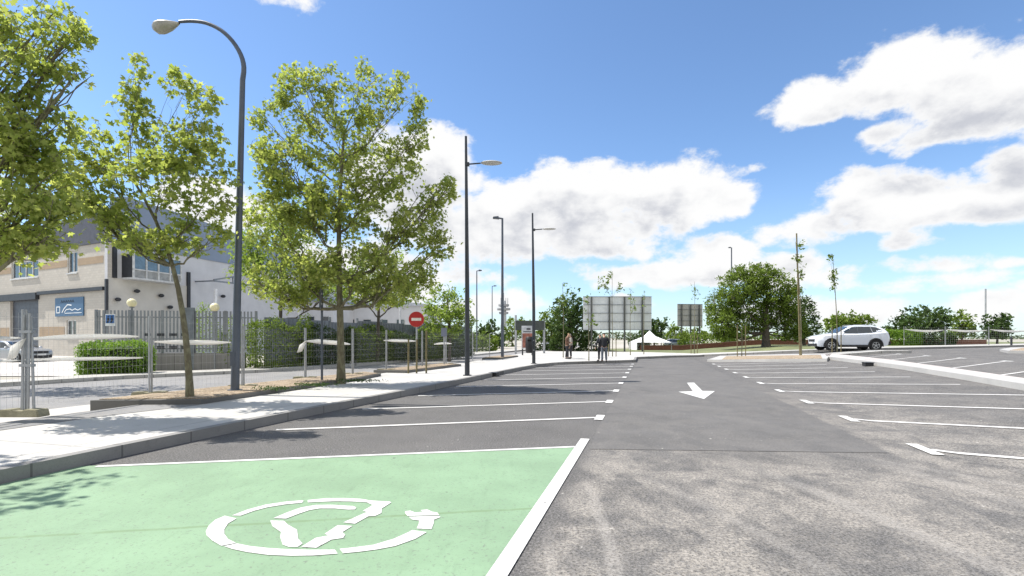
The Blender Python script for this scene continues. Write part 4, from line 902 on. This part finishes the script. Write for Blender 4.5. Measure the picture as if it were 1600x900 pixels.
# litter bin on the second lamp
x, y0 = wx(827, 27.0), 27.0; o = thing('litter_bin', 'black rounded litter bin hung on the second slim lamp', 'litter bin', (x, y0, .15))
m = MB(); zb, zt_ = ht(551.5, y0) - .15, ht(526, y0) - .15; m.lathe([(.001, zb), (.16, zb), (.19, zb + .06), (.21, (zb + zt_) / 2), (.20, zt_ - .08), (.15, zt_), (.001, zt_)], 20); m.build('body', BLACK, o, 40)
m = MB(); m.box((0, -.2, zt_ - .2), (.2, .03, .09)); m.build('opening', M('bin_slot', (.005, .005, .005), .9), o); m = MB(); m.box((.2, .05, zt_ - .2), (.14, .05, .05)); m.box((.2, .05, zb + .15), (.14, .05, .05)); m.build('bracket', GALV, o)
# information panel and dark sign gantry
Y = 41.; x = wx(824, Y); o = thing('information_panel', 'street information board with white heading and red panel behind the litter bin', 'sign', (x, Y, .0))
h0, h1 = ht(545, Y), ht(509, Y); w_ = 18 / F * Y; m = MB(); m.box((0, 0, (h0 + h1) / 2), (w_, .15, h1 - h0)); m.build('board', M('board_grey', (.50, .52, .55), .5), o)
m = MB(); m.box((0, -.085, h0 + (h1 - h0) * .36), (w_ * .86, .02, (h1 - h0) * .62)); m.build('red_panel', M('red_panel', (.26, .10, .07), .6, 0, .5, 3), o)
m = MB(); m.box((w_ * .1, -.09, h0 + (h1 - h0) * .86), (w_ * .35, .02, .12)); m.box((0, -.09, h0 + (h1 - h0) * .74), (w_ * .7, .02, .06)); m.build('heading', M_DK, o)
for sx in (-1, 1): m = MB(); m.box((sx * w_ * .42, 0, h0 / 2), (.12, .12, h0)); m.build('leg', M_DK, o)
Y = 46.; x = wx(828, Y); o = thing('sign_gantry', 'dark horizontal header panel on two posts behind the information board', 'sign', (x, Y, 0)); h0, h1 = ht(516, Y), ht(501, Y); w_ = 46 / F * Y
m = MB(); m.box((0, 0, (h0 + h1) / 2), (w_, .2, h1 - h0)); m.build('header_panel', M('gantry_dark', (.05, .06, .055), .6), o, bevel=.02)
for sx in (-1, 1): m = MB(); m.tube([(sx * w_ * .48, 0, 0), (sx * w_ * .48, 0, h1 + (.5 if sx < 0 else 0))], .1, 8); m.build('post', GALV, o)
# telecom tower
Y = 320.; x = wx(787, Y); o = thing('telecom_tower', 'pale round telecom tower with ringed platforms on the skyline', 'tower', (x, Y, 0)); k_ = Y / F
zt_ = ht(463, Y); m = MB(); m.tube([(0, 0, 0), (0, 0, ht(470, Y))], [2.2, 1.4], 16); m.build('shaft', M('tower_grey', (.42, .44, .46), .8), o, 50)
for py, w_ in ((490, 7), (484, 10), (478, 8)): m = MB(); z = ht(py, Y); m.lathe([(.3, -.5), (w_ * k_, -.3), (w_ * k_ * 1.05, .2), (w_ * k_ * 1.05, 1.), (.3, .4)], 20, (0, 0, z)); m.build('platform', M('tower_dark', (.30, .31, .33), .8), o)
m = MB(); m.tube([(0, 0, zt_ - 6), (0, 0, ht(458, Y))], .25, 6)
for q in (-1.8, 1.4, 2.6): m.tube([(q, 0, zt_ - 7), (q, 0, zt_ - 1)], .2, 5)
m.build('antenna', GALV, o)

# ------------------------------------------------------------------ billboards seen from behind
def billboard(x0, x1, Y, top, bot, label, nx, legs, mat, tiltY=0):
    xa, xb = wx(x0, Y), wx(x1, Y); w = xb - xa; z0 = gz((xa + xb) / 2, Y) + .05; h1, h0 = ht(top, Y) - z0, ht(bot, Y) - z0
    o = thing('billboard', label, 'billboard', ((xa + xb) / 2, Y, z0), tiltY, 'billboards seen from behind')
    ny = 4
    m = MB()
    for i in range(nx):
        for j in range(ny): m.box((-w / 2 + w * (i + .5) / nx, 0, h0 + (h1 - h0) * (j + .5) / ny), (w / nx - .012, .05, (h1 - h0) / ny - .012))
    m.build('panels', mat, o); m = MB()
    for j in range(ny + 1): m.box((0, -.08, h0 + (h1 - h0) * j / ny + (.04 if j == 0 else -.04 if j == ny else 0)), (w, .06, .05))
    m.build('frame', M('billboard_frame', (.22, .24, .25), .6, .3), o)
    for q in legs: m = MB(); m.box((q * w, -.2, h1 / 2 - .05), (.16, .16, h1 + .05)); m.build('leg', M('billboard_leg', (.10, .105, .10), .6, .3), o)
billboard(911, 1018, 56, 463, 516, 'large grey billboard on tall legs seen from behind', 8, (-.38, -.12, .1, .36), M('billboard_zinc', (.60, .63, .63), .7, .05, .12, .8))
billboard(1057, 1099, 74, 475, 510, 'small brownish billboard further back, seen from behind', 4, (-.35, .0, .35), M('billboard_brown', (.46, .45, .42), .7, .05, .1), .15)
# low brick wall along the verge
bw = []
M_RB = M('red_brick', (.20, .085, .06), .9, 0, .2, 6, .3, 30)
pts = [(wx(1000, 62), 62), (wx(1130, 62), 62), (wx(1270, 60), 60), (wx(1400, 60), 60), (wx(1540, 62), 62)]
o = thing('brick_wall', 'low red brick wall running behind the verge and the broad tree', 'wall', (0, 0, 0)); m = MB()
c_ = MB()
for (a, b_), (c, d_) in zip(pts, pts[1:]):
    n = 6
    for i in range(n):
        p = Vector((a + (c - a) * i / n, b_ + (d_ - b_) * i / n)); q = Vector((a + (c - a) * (i + 1) / n, b_ + (d_ - b_) * (i + 1) / n)); z1, z2 = gz(*p) + .0, gz(*q) + .0
        m.bar((p.x, p.y, z1 + .3), (q.x, q.y, z2 + .3), .25, .6); c_.bar((p.x, p.y, z1 + .63), (q.x, q.y, z2 + .63), .32, .055)
m.build('wall', M_RB, o); c_.build('coping', M('coping', (.22, .13, .10), .9), o)
# clipped hedge behind white car
o = thing('far_hedge', 'light green hedge directly behind the rear of the white car', 'hedge', (wx(1405, 56), 56, TOP), 0); leafy_box(o, 'foliage', 4.6, 1.2, 1.7, 2600, .14, L_HEDGE, 91, .3)
for i, (px, Y, w_, hh, mt) in enumerate(((1180, 66, 9, 1.3, L_MID), (1105, 70, 8, 1.6, L_MID), (860, 62, 6, 1.5, L_DARK), (905, 60, 7, 1.5, L_DARK), (1030, 82, 10, 2.0, L_DARK), (745, 60, 5, 1.8, L_MID), (1455, 58, 5, 1.2, L_DARK))):
    X = wx(px, Y); o = thing('far_hedge', ['low green hedge under the broad drooping tree', 'green bushes under the small billboard', 'dark bushes behind the people pair with reddish top', 'dark bushes under the tall evergreen', 'dark bushes between the billboards', 'green bank of bushes beyond the street', 'dark undergrowth below the broad dark tree'][i], 'hedge', (X, Y, gz(X, Y)), 0, 'far hedges')
    leafy_box(o, 'foliage', w_, 1.6, hh, 1500, .2, mt, 95 + i, .3, .4)
# far-off tree line on the skyline
r = np.random.default_rng(3); P = []
for i in range(15000):
    x = r.uniform(-420, 520); Yv = 330 + 60 * math.sin(x * .01); hh = 5 + 4 * mnoise.noise(Vector((x * .02, 1, 3))) + 2.5 * mnoise.noise(Vector((x * .11, 7, 2)))
    P.append((x, Yv + r.uniform(-6, 6), r.uniform(0, max(hh, 1.5))))
o = leaves_mesh('distant_trees', np.array(P), 1.1, leaf_mat('distant_leaf', (.10, .14, .08), (.16, .20, .11), (.09, .12, .08), .2), None, 4, shape='diamond'); o['kind'] = 'stuff'; o['label'] = 'far-off tree line on the horizon'
# white marquee behind the billboard
Y = 64.; X = wx(1015, Y); o = thing('marquee', 'white pointed marquee tent seen under the large billboard', 'tent', (X, Y, gz(X, Y))); w_ = 4.2; TW = M('white_canvas', (.78, .79, .8), .7, 0, .03)
m = MB(); e = 1.0; m.add([(-w_ / 2, -w_ / 2, e), (w_ / 2, -w_ / 2, e), (w_ / 2, w_ / 2, e), (-w_ / 2, w_ / 2, e), (-.6, -.6, 1.75), (.6, -.6, 1.75), (.6, .6, 1.75), (-.6, .6, 1.75), (0, 0, 2.5)], [(0, 1, 5, 4), (1, 2, 6, 5), (2, 3, 7, 6), (3, 0, 4, 7), (4, 5, 8), (5, 6, 8), (6, 7, 8), (7, 4, 8)]); m.build('roof', TW, o)
m = MB(); [m.box((sx * w_ / 2, sy * w_ / 2, e / 2), (.1, .1, e)) for sx in (-1, 1) for sy in (-1, 1)]; m.build('posts', GALV, o); m = MB(); m.box((-.7, w_ / 2 - .06, e / 2), (w_ * .6, .03, e)); m.box((-w_ / 2 + .03, 0, e / 2), (.03, w_ - .2, e)); m.build('side_sheet', TW, o)
m = MB(); x, y = wx(1585, 50) - .3, 50.
m.tube([(0, 0, 0), (0, 0, .75)], .09, 10); m.ball((0, 0, .76), .09); tag(m.build('bollard', M_DK, None, 50), 'dark bollard on the far pavement near the right photo edge', 'bollard').location = (x, y, TOP + .15)

# ------------------------------------------------------------------ cars
def make_car(label, loc, rz, paint, Lc=4.6, W=1.86, Hc=1.63, dark_clad=True, name='parked_car', group=None, suv=True):
    """front towards -x"""
    o = thing(name, label, 'car', loc, rz, group)
    # stations: x, bottom z, belt z, roof z, half width at belt, half width at roof
    k = Lc / 4.6; kz = Hc / 1.63
    st = [(-2.30, .42, .66, .66, .55), (-2.24, .30, .84, .84, .76), (-2.08, .26, .93, .93, .86), (-1.7, .26, 1.0, 1.0, .91), (-1.25, .26, 1.045, 1.045, .93), (-1.02, .26, 1.06, 1.09, .93), (-.55, .26, 1.06, 1.36, .93), (-.2, .26, 1.065, 1.53, .93), (.2, .26, 1.08, 1.60, .93), (.8, .26, 1.10, 1.62, .93), (1.3, .26, 1.13, 1.60, .925), (1.75, .28, 1.17, 1.52, .91), (2.02, .32, 1.20, 1.38, .88), (2.18, .36, 1.12, 1.16, .83), (2.28, .45, .98, .98, .76), (2.31, .5, .8, .8, .68)]
    if not suv: st = [(x, a - .04, b_ * .88, r_ * .9 if r_ > b_ + .02 else r_ * .88, w) for x, a, b_, r_, w in st]
    rings = []; n = 0; vs = []
    wh = (-1.42, 1.36); rw = .40
    def arch(x, z):                                   # lift the sill over the wheels
        for c in wh:
            if abs(x - c) < rw: z = max(z, .34 + math.sqrt(max(rw ** 2 - (x - c) ** 2, 0)))
        return z
    xs = sorted({s_[0] for s_ in st} | {c + rw * q for c in wh for q in (-1.001, -.92, -.7, -.4, 0, .4, .7, .92, 1.001)})
    def interp(x):
        for a, b_ in zip(st, st[1:]):
            if a[0] <= x <= b_[0]: t = (x - a[0]) / (b_[0] - a[0]); return [a[i] + (b_[i] - a[i]) * t for i in range(5)]
        return list(st[-1])
    for x in xs:
        _, zb, zc, zr_, hw = interp(x); zb2 = arch(x, zb); rf = hw * (.74 if zr_ > zc + .1 else .93 - 0)
        mid = zb + (zc - zb) * .55; mid = max(mid, zb2 + .02)
        half = [(0, zb2), (hw * .93, zb2), (hw, max(mid, zb2 + .01)), (hw * .985, max(zc - .05, zb2 + .03)), (hw * .93, zc), (rf + .03 * (zr_ - zc), zc + (zr_ - zc) * .86), (rf * .9, zr_ - .01 if zr_ > zc + .1 else zc + .012), (rf * .5, zr_ + .012), (0, zr_ + .018)]
        ring = [(x * k, y * W / 1.86, z * kz) for y, z in half]; ring += [(x * k, -y * W / 1.86, z * kz) for y, z in half[-2:0:-1]]
        vs += ring; n = len(ring); rings.append(len(vs))
    m = MB(); fs_ = []
    for i in range(len(xs) - 1):
        for j in range(n): a, b_ = i * n + j, i * n + (j + 1) % n; fs_.append((a, b_, b_ + n, a + n))
    fs_ += [tuple(range(n)), tuple(range((len(xs) - 1) * n, len(xs) * n))]
    m.add(vs, fs_); body = m.build('body', paint, o, 35)
    def side(poly, y0f, mat, nm, par=o, th_=.012):
        for sg_ in (-1, 1):
            mm = MB(); mm.prism(poly, lambda a, b_, d: (a * k, sg_ * (y0f(a, b_) * W / 1.86 + d), b_ * kz), -.02, th_); mm.build(nm, mat, par)
    def yglass(x, z):
        _, zb, zc, zr_, hw = interp(x); rf = hw * .74; t = max(0, min(1, (z - zc) / max(zr_ * .86 + zc * .14 - zc, .05))); return hw * .93 + (rf + .03 * (zr_ - zc) - hw * .93) * t
    q = 1 if suv else .89; dz = 0 if suv else .02
    side([(-.80, 1.09 * q), (-.42, 1.33 * q), (-.08, 1.50 * q), (.285, 1.53 * q), (.285, 1.10 * q)], yglass, GLASS, 'window')
    side([(.30, 1.11 * q), (.30, 1.53 * q), (1.07, 1.53 * q), (1.18, 1.15 * q)], yglass, GLASS, 'window')
    side([(1.20, 1.17 * q), (1.09, 1.53 * q), (1.45, 1.49 * q), (1.88, 1.28 * q), (1.70, 1.22 * q)], yglass, GLASS, 'window')
    # windscreen and rear window lie on the body between the pillars
    def screen(xa, xb, nm, fa, fb):
        A_, B_ = interp(xa), interp(xb)
        za, zb_ = A_[3] + .03, B_[3] + .03; mm = MB(); P_ = [(xa * k, -fa, za * kz), (xa * k, fa, za * kz), (xb * k, fb, zb_ * kz), (xb * k, -fb, zb_ * kz)]
        xm = (xa + xb) / 2; zm = interp(xm)[3] + .035; P_ = [(xa * k, -fa, za * kz), (xa * k, fa, za * kz), (xm * k, (fa + fb) / 2, zm * kz), (xb * k, fb, zb_ * kz), (xb * k, -fb, zb_ * kz), (xm * k, -(fa + fb) / 2, zm * kz)]
        mm.add(P_ + [(a, b_, c - .03) for a, b_, c in P_], [(0, 1, 2, 5), (5, 2, 3, 4), (7, 6, 11, 8), (8, 11, 10, 9), (0, 6, 7, 1), (3, 9, 10, 4), (1, 7, 8, 2), (2, 8, 9, 3), (4, 10, 11, 5), (5, 11, 6, 0)]); mm.build(nm, GLASS, o)
    screen(-.98, -.24, 'windscreen', .70, .60); screen(1.80, 2.13, 'rear_window', .58, .66)
    clad = BLACK
    if dark_clad:
        for c in wh:
            poly = [(c + (rw + .075) * math.cos(a), .34 + (rw + .075) * math.sin(a)) for a in np.linspace(-.15, math.pi + .15, 17)] + [(c + (rw - .01) * math.cos(a), .34 + (rw - .01) * math.sin(a)) for a in np.linspace(math.pi + .15, -.15, 17)]
            for sg_ in (-1, 1): mm = MB(); mm.prism(poly, lambda a, b_, d: (a * k, sg_ * (interp(a)[4] * W / 1.86 * .985 + d), b_ * kz), -.06, .022); mm.build('wheel_arch', clad, o)
        side([(-.95, .24), (.9, .24), (.9, .38), (-.95, .38)], lambda a, b_: .895, clad, 'sill', th_=.045)
    mm = MB(); mm.box((-2.22 * k, 0, .38 * kz), (.2, W * .74, .2)); mm.build('front_bumper', clad, o, bevel=.03)
    mm = MB(); mm.box((2.24 * k, 0, .48 * kz), (.2, W * .84, .26)); mm.build('rear_bumper', clad, o, bevel=.03)
    mm = MB(); mm.box((-2.27 * k, 0, .66 * kz), (.1, W * .5, .16)); mm.build('grille', clad, o)
    for sg_ in (-1, 1):
        mm = MB(); mm.prism([(-2.27, .76), (-2.24, .66), (-2.06, .72), (-1.86, .86), (-2.0, .87)], lambda a, b_, d: (a * k, sg_ * (interp(a)[4] * .955 * W / 1.86 + d), b_ * kz * q), -.1, .015); mm.build('headlight', M('headlight', (.10, .11, .12), .12, .2, spec=.9), o)
        mm = MB(); mm.prism([(2.28, 1.0), (2.26, .90), (1.9, .98), (1.92, 1.06), (2.2, 1.08)], lambda a, b_, d: (a * k, sg_ * (interp(a)[4] * .97 * W / 1.86 + d), b_ * kz * q), -.08, .02); mm.build('tail_light', M('tail_light', (.10, .015, .015), .2), o)
        mm = MB(); mm.ball((-.72 * k, sg_ * (W / 2 + .09), 1.10 * kz * q), (.08, .11, .075), 10, 8); mm.build('mirror', paint, o, 60)
        mm = MB(); mm.tube([(-.05 * k, sg_ * .66, 1.60 * kz * q), (.1 * k, sg_ * .66, 1.645 * kz * q), (1.3 * k, sg_ * .65, 1.64 * kz * q), (1.5 * k, sg_ * .64, 1.58 * kz * q)], .018, 6); mm.build('roof_rail', GALV if suv else paint, o, 60)
        for c in (.22, 1.02): mm = MB(); mm.box((c * k, sg_ * (W / 2 * .995), .99 * kz * q), (.17, .03, .025)); mm.build('door_handle', paint, o)
        for c in wh:
            R_ = Matrix.Rotation(R(90), 3, 'X'); cc = (c * k, sg_ * (W / 2 - .12), .362)
            mm = MB(); mm.lathe([(.22, -.11), (.325, -.12), (.362, -.09), (.362, .09), (.325, .12), (.22, .11), (.22, -.11)], 28, cc, R_); wl = mm.build('wheel', RUB, o, 40)
            mm = MB()
            for j in range(5):
                a = 2 * math.pi * j / 5 + .3
                for da in (-.12, .12): mm.bar((cc[0] + .05 * math.cos(a), cc[1] + sg_ * .095, cc[2] + .05 * math.sin(a)), (cc[0] + .215 * math.cos(a + da), cc[1] + sg_ * .10, cc[2] + .215 * math.sin(a + da)), .035, .03)
            mm.lathe([(.195, -.02), (.225, -.02), (.225, .02), (.195, .02), (.195, -.02)], 24, (cc[0], cc[1] + sg_ * .09, cc[2]), R_); mm.cyl((cc[0], cc[1] + sg_ * .07, cc[2]), (cc[0], cc[1] + sg_ * .11, cc[2]), .055, 12); mm.build('rim', M('alloy_rim', (.45, .46, .47), .3, .8), wl)
            mm = MB(); mm.cyl((cc[0], cc[1] - sg_ * .02, cc[2]), (cc[0], cc[1] + sg_ * .05, cc[2]), .21, 20); mm.build('brake_disc', M('wheel_dark', (.03, .03, .03), .6), wl)
    mm = MB(); mm.box((-.0, 0, .36), (3.9 * k, W * .8, .16)); mm.build('underbody', BLACK, o)
    for q_ in ((2.33 * k, 0, .86 * kz), (-2.345 * k, 0, .50 * kz)): mm = MB(); mm.box(q_, (.03, .52, .11)); mm.build('number_plate', M('plate', (.7, .7, .68), .5), o)
    return o
PW = M('white_car_paint', (.72, .76, .82), .25, 0, .02, coat=.6); PS = M('silver_car_paint', (.36, .38, .40), .3, .5, .03, coat=.5)
X, Y = wx(1324, 34.0), 34.0
make_car('white sport utility car with dark wheel arches parked beyond the kerbed island', (X, Y, gz(X, Y) + .02), R(-10), PW, 4.4, Hc=1.70)
X, Y = wx(25, 33), 33.
sv = make_car('silver hatchback at the far left in front of the dark shutter door', (X, Y, .02), math.pi - R(12), PS, 4.2, 1.78, 1.5, False, suv=False)
for i, (px, Y, a, lab) in enumerate(((868, 72, .3, 'distant silver car left of the people by the evergreen'), (1062, 72, 2.9, 'distant silver car under the small billboard'))): dup(sv, (wx(px, Y), Y, gz(wx(px, Y), Y) + .02), a, lab, 'distant cars')

# ------------------------------------------------------------------ people
def skin(name, verts, edges, radii, mat, parent, root=0, lv=1):
    me = bpy.data.meshes.new(name); me.from_pydata([Vector(v) for v in verts], edges, []); o = bpy.data.objects.new(name, me); COL.objects.link(o)
    o.modifiers.new('skin', 'SKIN'); sv_ = me.skin_vertices[0].data
    for i, r_ in enumerate(radii): sv_[i].radius = r_ if hasattr(r_, '__len__') else (r_, r_)
    sv_[root].use_root = True; s_ = o.modifiers.new('sub', 'SUBSURF'); s_.levels = s_.render_levels = lv
    bpy.context.view_layer.update(); dg = bpy.context.evaluated_depsgraph_get(); nm = bpy.data.meshes.new_from_object(o.evaluated_get(dg)); nm.name = name
    o.modifiers.clear(); o.data = nm; bpy.data.meshes.remove(me); nm.materials.clear(); nm.materials.append(mat)
    nm.shade_smooth(); o.parent = parent; return o
SKIN = M('skin', (.42, .26, .18), .55, 0, .05)
def person(label, loc, rz, hgt, jacket, trousers, hair, arms='front', nod=.1, step=.0):
    """faces +y; rz turns it"""
    o = thing('person', label, 'person', loc, rz, 'people standing at the head of the lot'); o.scale = (hgt / 1.75,) * 3
    hand = {'front': ((.30, .02, 1.16), (.16, .24, 1.06), (.05, .32, 1.10)), 'down': ((.30, -.04, 1.14), (.33, .05, .90), (.33, .08, .80)), 'back': ((.30, -.08, 1.16), (.18, -.17, 1.0), (.06, -.2, .95))}[arms]
    V, E, Rr = [], [], []
    def ad(p, r_, par=None):
        V.append(p); Rr.append(r_)
        if par is not None: E.append((par, len(V) - 1))
        return len(V) - 1
    pel = ad((0, 0, .95), (.145, .10)); ab = ad((0, .0, 1.10), (.13, .095), pel); ch = ad((0, .01, 1.30), (.16, .105), ab); nb = ad((0, 0, 1.45), .07, ch)
    nk = ad((0, .01 + nod * .2, 1.51), .05, nb); hd = ad((0, .03 + nod * .5, 1.60), (.072, .09), nk); tp_ = ad((0, .02 + nod * .6, 1.70), (.06, .075), hd)
    ad((0, .12 + nod * .5, 1.61), .014, hd)
    for s_ in (-1, 1):
        ad((s_ * .088, .01 + nod * .5, 1.62), .018, hd)
        sh = ad((s_ * .185, 0, 1.42), .055, ch); el_ = ad((s_ * hand[0][0], hand[0][1], hand[0][2]), .042, sh); wr = ad((s_ * hand[1][0], hand[1][1], hand[1][2]), .028, el_); pm = ad((s_ * hand[2][0], hand[2][1], hand[2][2]), (.036, .02), wr)
        dv = (Vector(hand[2]) - Vector(hand[1])).normalized(); sd_ = dv.cross(Vector((1, 0, .2))).normalized()
        for q, ln in zip((-1.5, -.5, .5, 1.5), (.062, .075, .07, .055)):
            a = Vector((s_ * hand[2][0], hand[2][1], hand[2][2])) + sd_ * q * .019 + Vector((s_ * dv.x, dv.y, dv.z)) * .05
            f1 = ad(tuple(a), .009, pm); ad(tuple(a + Vector((s_ * dv.x, dv.y, dv.z)) * ln * .5 + Vector((-s_ * .02, 0, -.01))), .007, f1)
        th_ = Vector((s_ * hand[1][0], hand[1][1], hand[1][2])) * .4 + Vector((s_ * hand[2][0], hand[2][1], hand[2][2])) * .6 + sd_ * -.045; ad(tuple(th_), .010, pm)
        hp = ad((s_ * .095, 0, .88), .095, pel); kn = ad((s_ * .11, .015 + step * s_, .50), .062, hp); an = ad((s_ * .12, -.01 + step * 1.6 * s_, .10), .04, kn); ad((s_ * .14, .14 + step * 1.6 * s_, .04), .035, an)
    skin('body', V, E, Rr, SKIN, o)
    # clothing follows the same skeleton, a little fuller
    V, E, Rr = [], [], []; h_ = ad((0, 0, .84), (.19, .135)); w_ = ad((0, 0, 1.0), (.185, .13), h_); c1 = ad((0, .0, 1.22), (.20, .14), w_); c2 = ad((0, 0, 1.38), (.185, .12), c1); ad((0, .01, 1.47), (.085, .08), c2)
    for s_ in (-1, 1): sh = ad((s_ * .19, 0, 1.41), .078, c2); el_ = ad((s_ * hand[0][0], hand[0][1], hand[0][2]), .062, sh); ad((s_ * (hand[1][0]), hand[1][1], hand[1][2]), .043, el_)
    skin('jacket', V, E, Rr, jacket, o)
    V, E, Rr = [], [], []; h_ = ad((0, 0, .96), (.16, .115))
    for s_ in (-1, 1): hp = ad((s_ * .10, 0, .84), .11, h_); kn = ad((s_ * .115, .015 + step * s_, .50), .08, hp); ad((s_ * .125, -.01 + step * 1.6 * s_, .09), .065, kn)
    skin('trousers', V, E, Rr, trousers, o)
    V, E, Rr = [], [], []; a = ad((0, -.005 + nod * .55, 1.63), (.088, .10)); b_ = ad((0, .0 + nod * .6, 1.70), (.082, .095), a); ad((0, .01 + nod * .6, 1.745), (.05, .06), b_)
    skin('hair', V, E, Rr, hair, o)
    for s_ in (-1, 1): m = MB(); m.ball((s_ * .14, .07 + step * 1.6 * s_, .045), (.055, .15, .05), 12, 8); m.build('shoe', BLACK, o, 60)
    m = MB(); [m.ball((s_ * .032, .115 + nod * .5, 1.635), .012, 8, 6) for s_ in (-1, 1)]; m.build('eyes', M_DK, o); m = MB(); m.ball((0, .112 + nod * .5, 1.565), (.026, .01, .008), 8, 6); m.build('mouth', M('lips', (.35, .12, .10), .5), o)
J = lambda n, c: M(n, c, .85, 0, .15, 5)
DKJ = J('black_jacket', (.02, .022, .028)); JE = J('grey_jeans', (.13, .15, .18)); BR = J('reddish_top', (.16, .09, .06)); DT = J('dark_trousers', (.022, .022, .028)); LG = J('beige_top', (.28, .26, .23))
HD = J('dark_hair', (.03, .022, .018)); HB = J('blond_hair', (.26, .17, .09)); HG = J('grey_hair', (.2, .19, .18))
zpv = .15
person('person in a black jacket and grey jeans seen from behind at the kerb', (wx(946, 28.9), 28.9 + .4, zpv), -.1, 1.70, DKJ, JE, HD, 'front', .25)
person('person in dark clothes mostly hidden behind the black jacket and grey jeans', (wx(938.5, 30.4), 30.4, zpv), .3, 1.64, DKJ, DT, HG, 'down', .15)
person('person in a reddish top and dark trousers left of the second lamp group', (wx(886, 33.6), 33.6, zpv), -1.9, 1.72, BR, DT, HB, 'front', .2, .06)
person('person in a beige top facing the one with the reddish top', (wx(892, 34.6), 34.6, zpv), 1.4, 1.68, LG, DT, HG, 'down', .1)
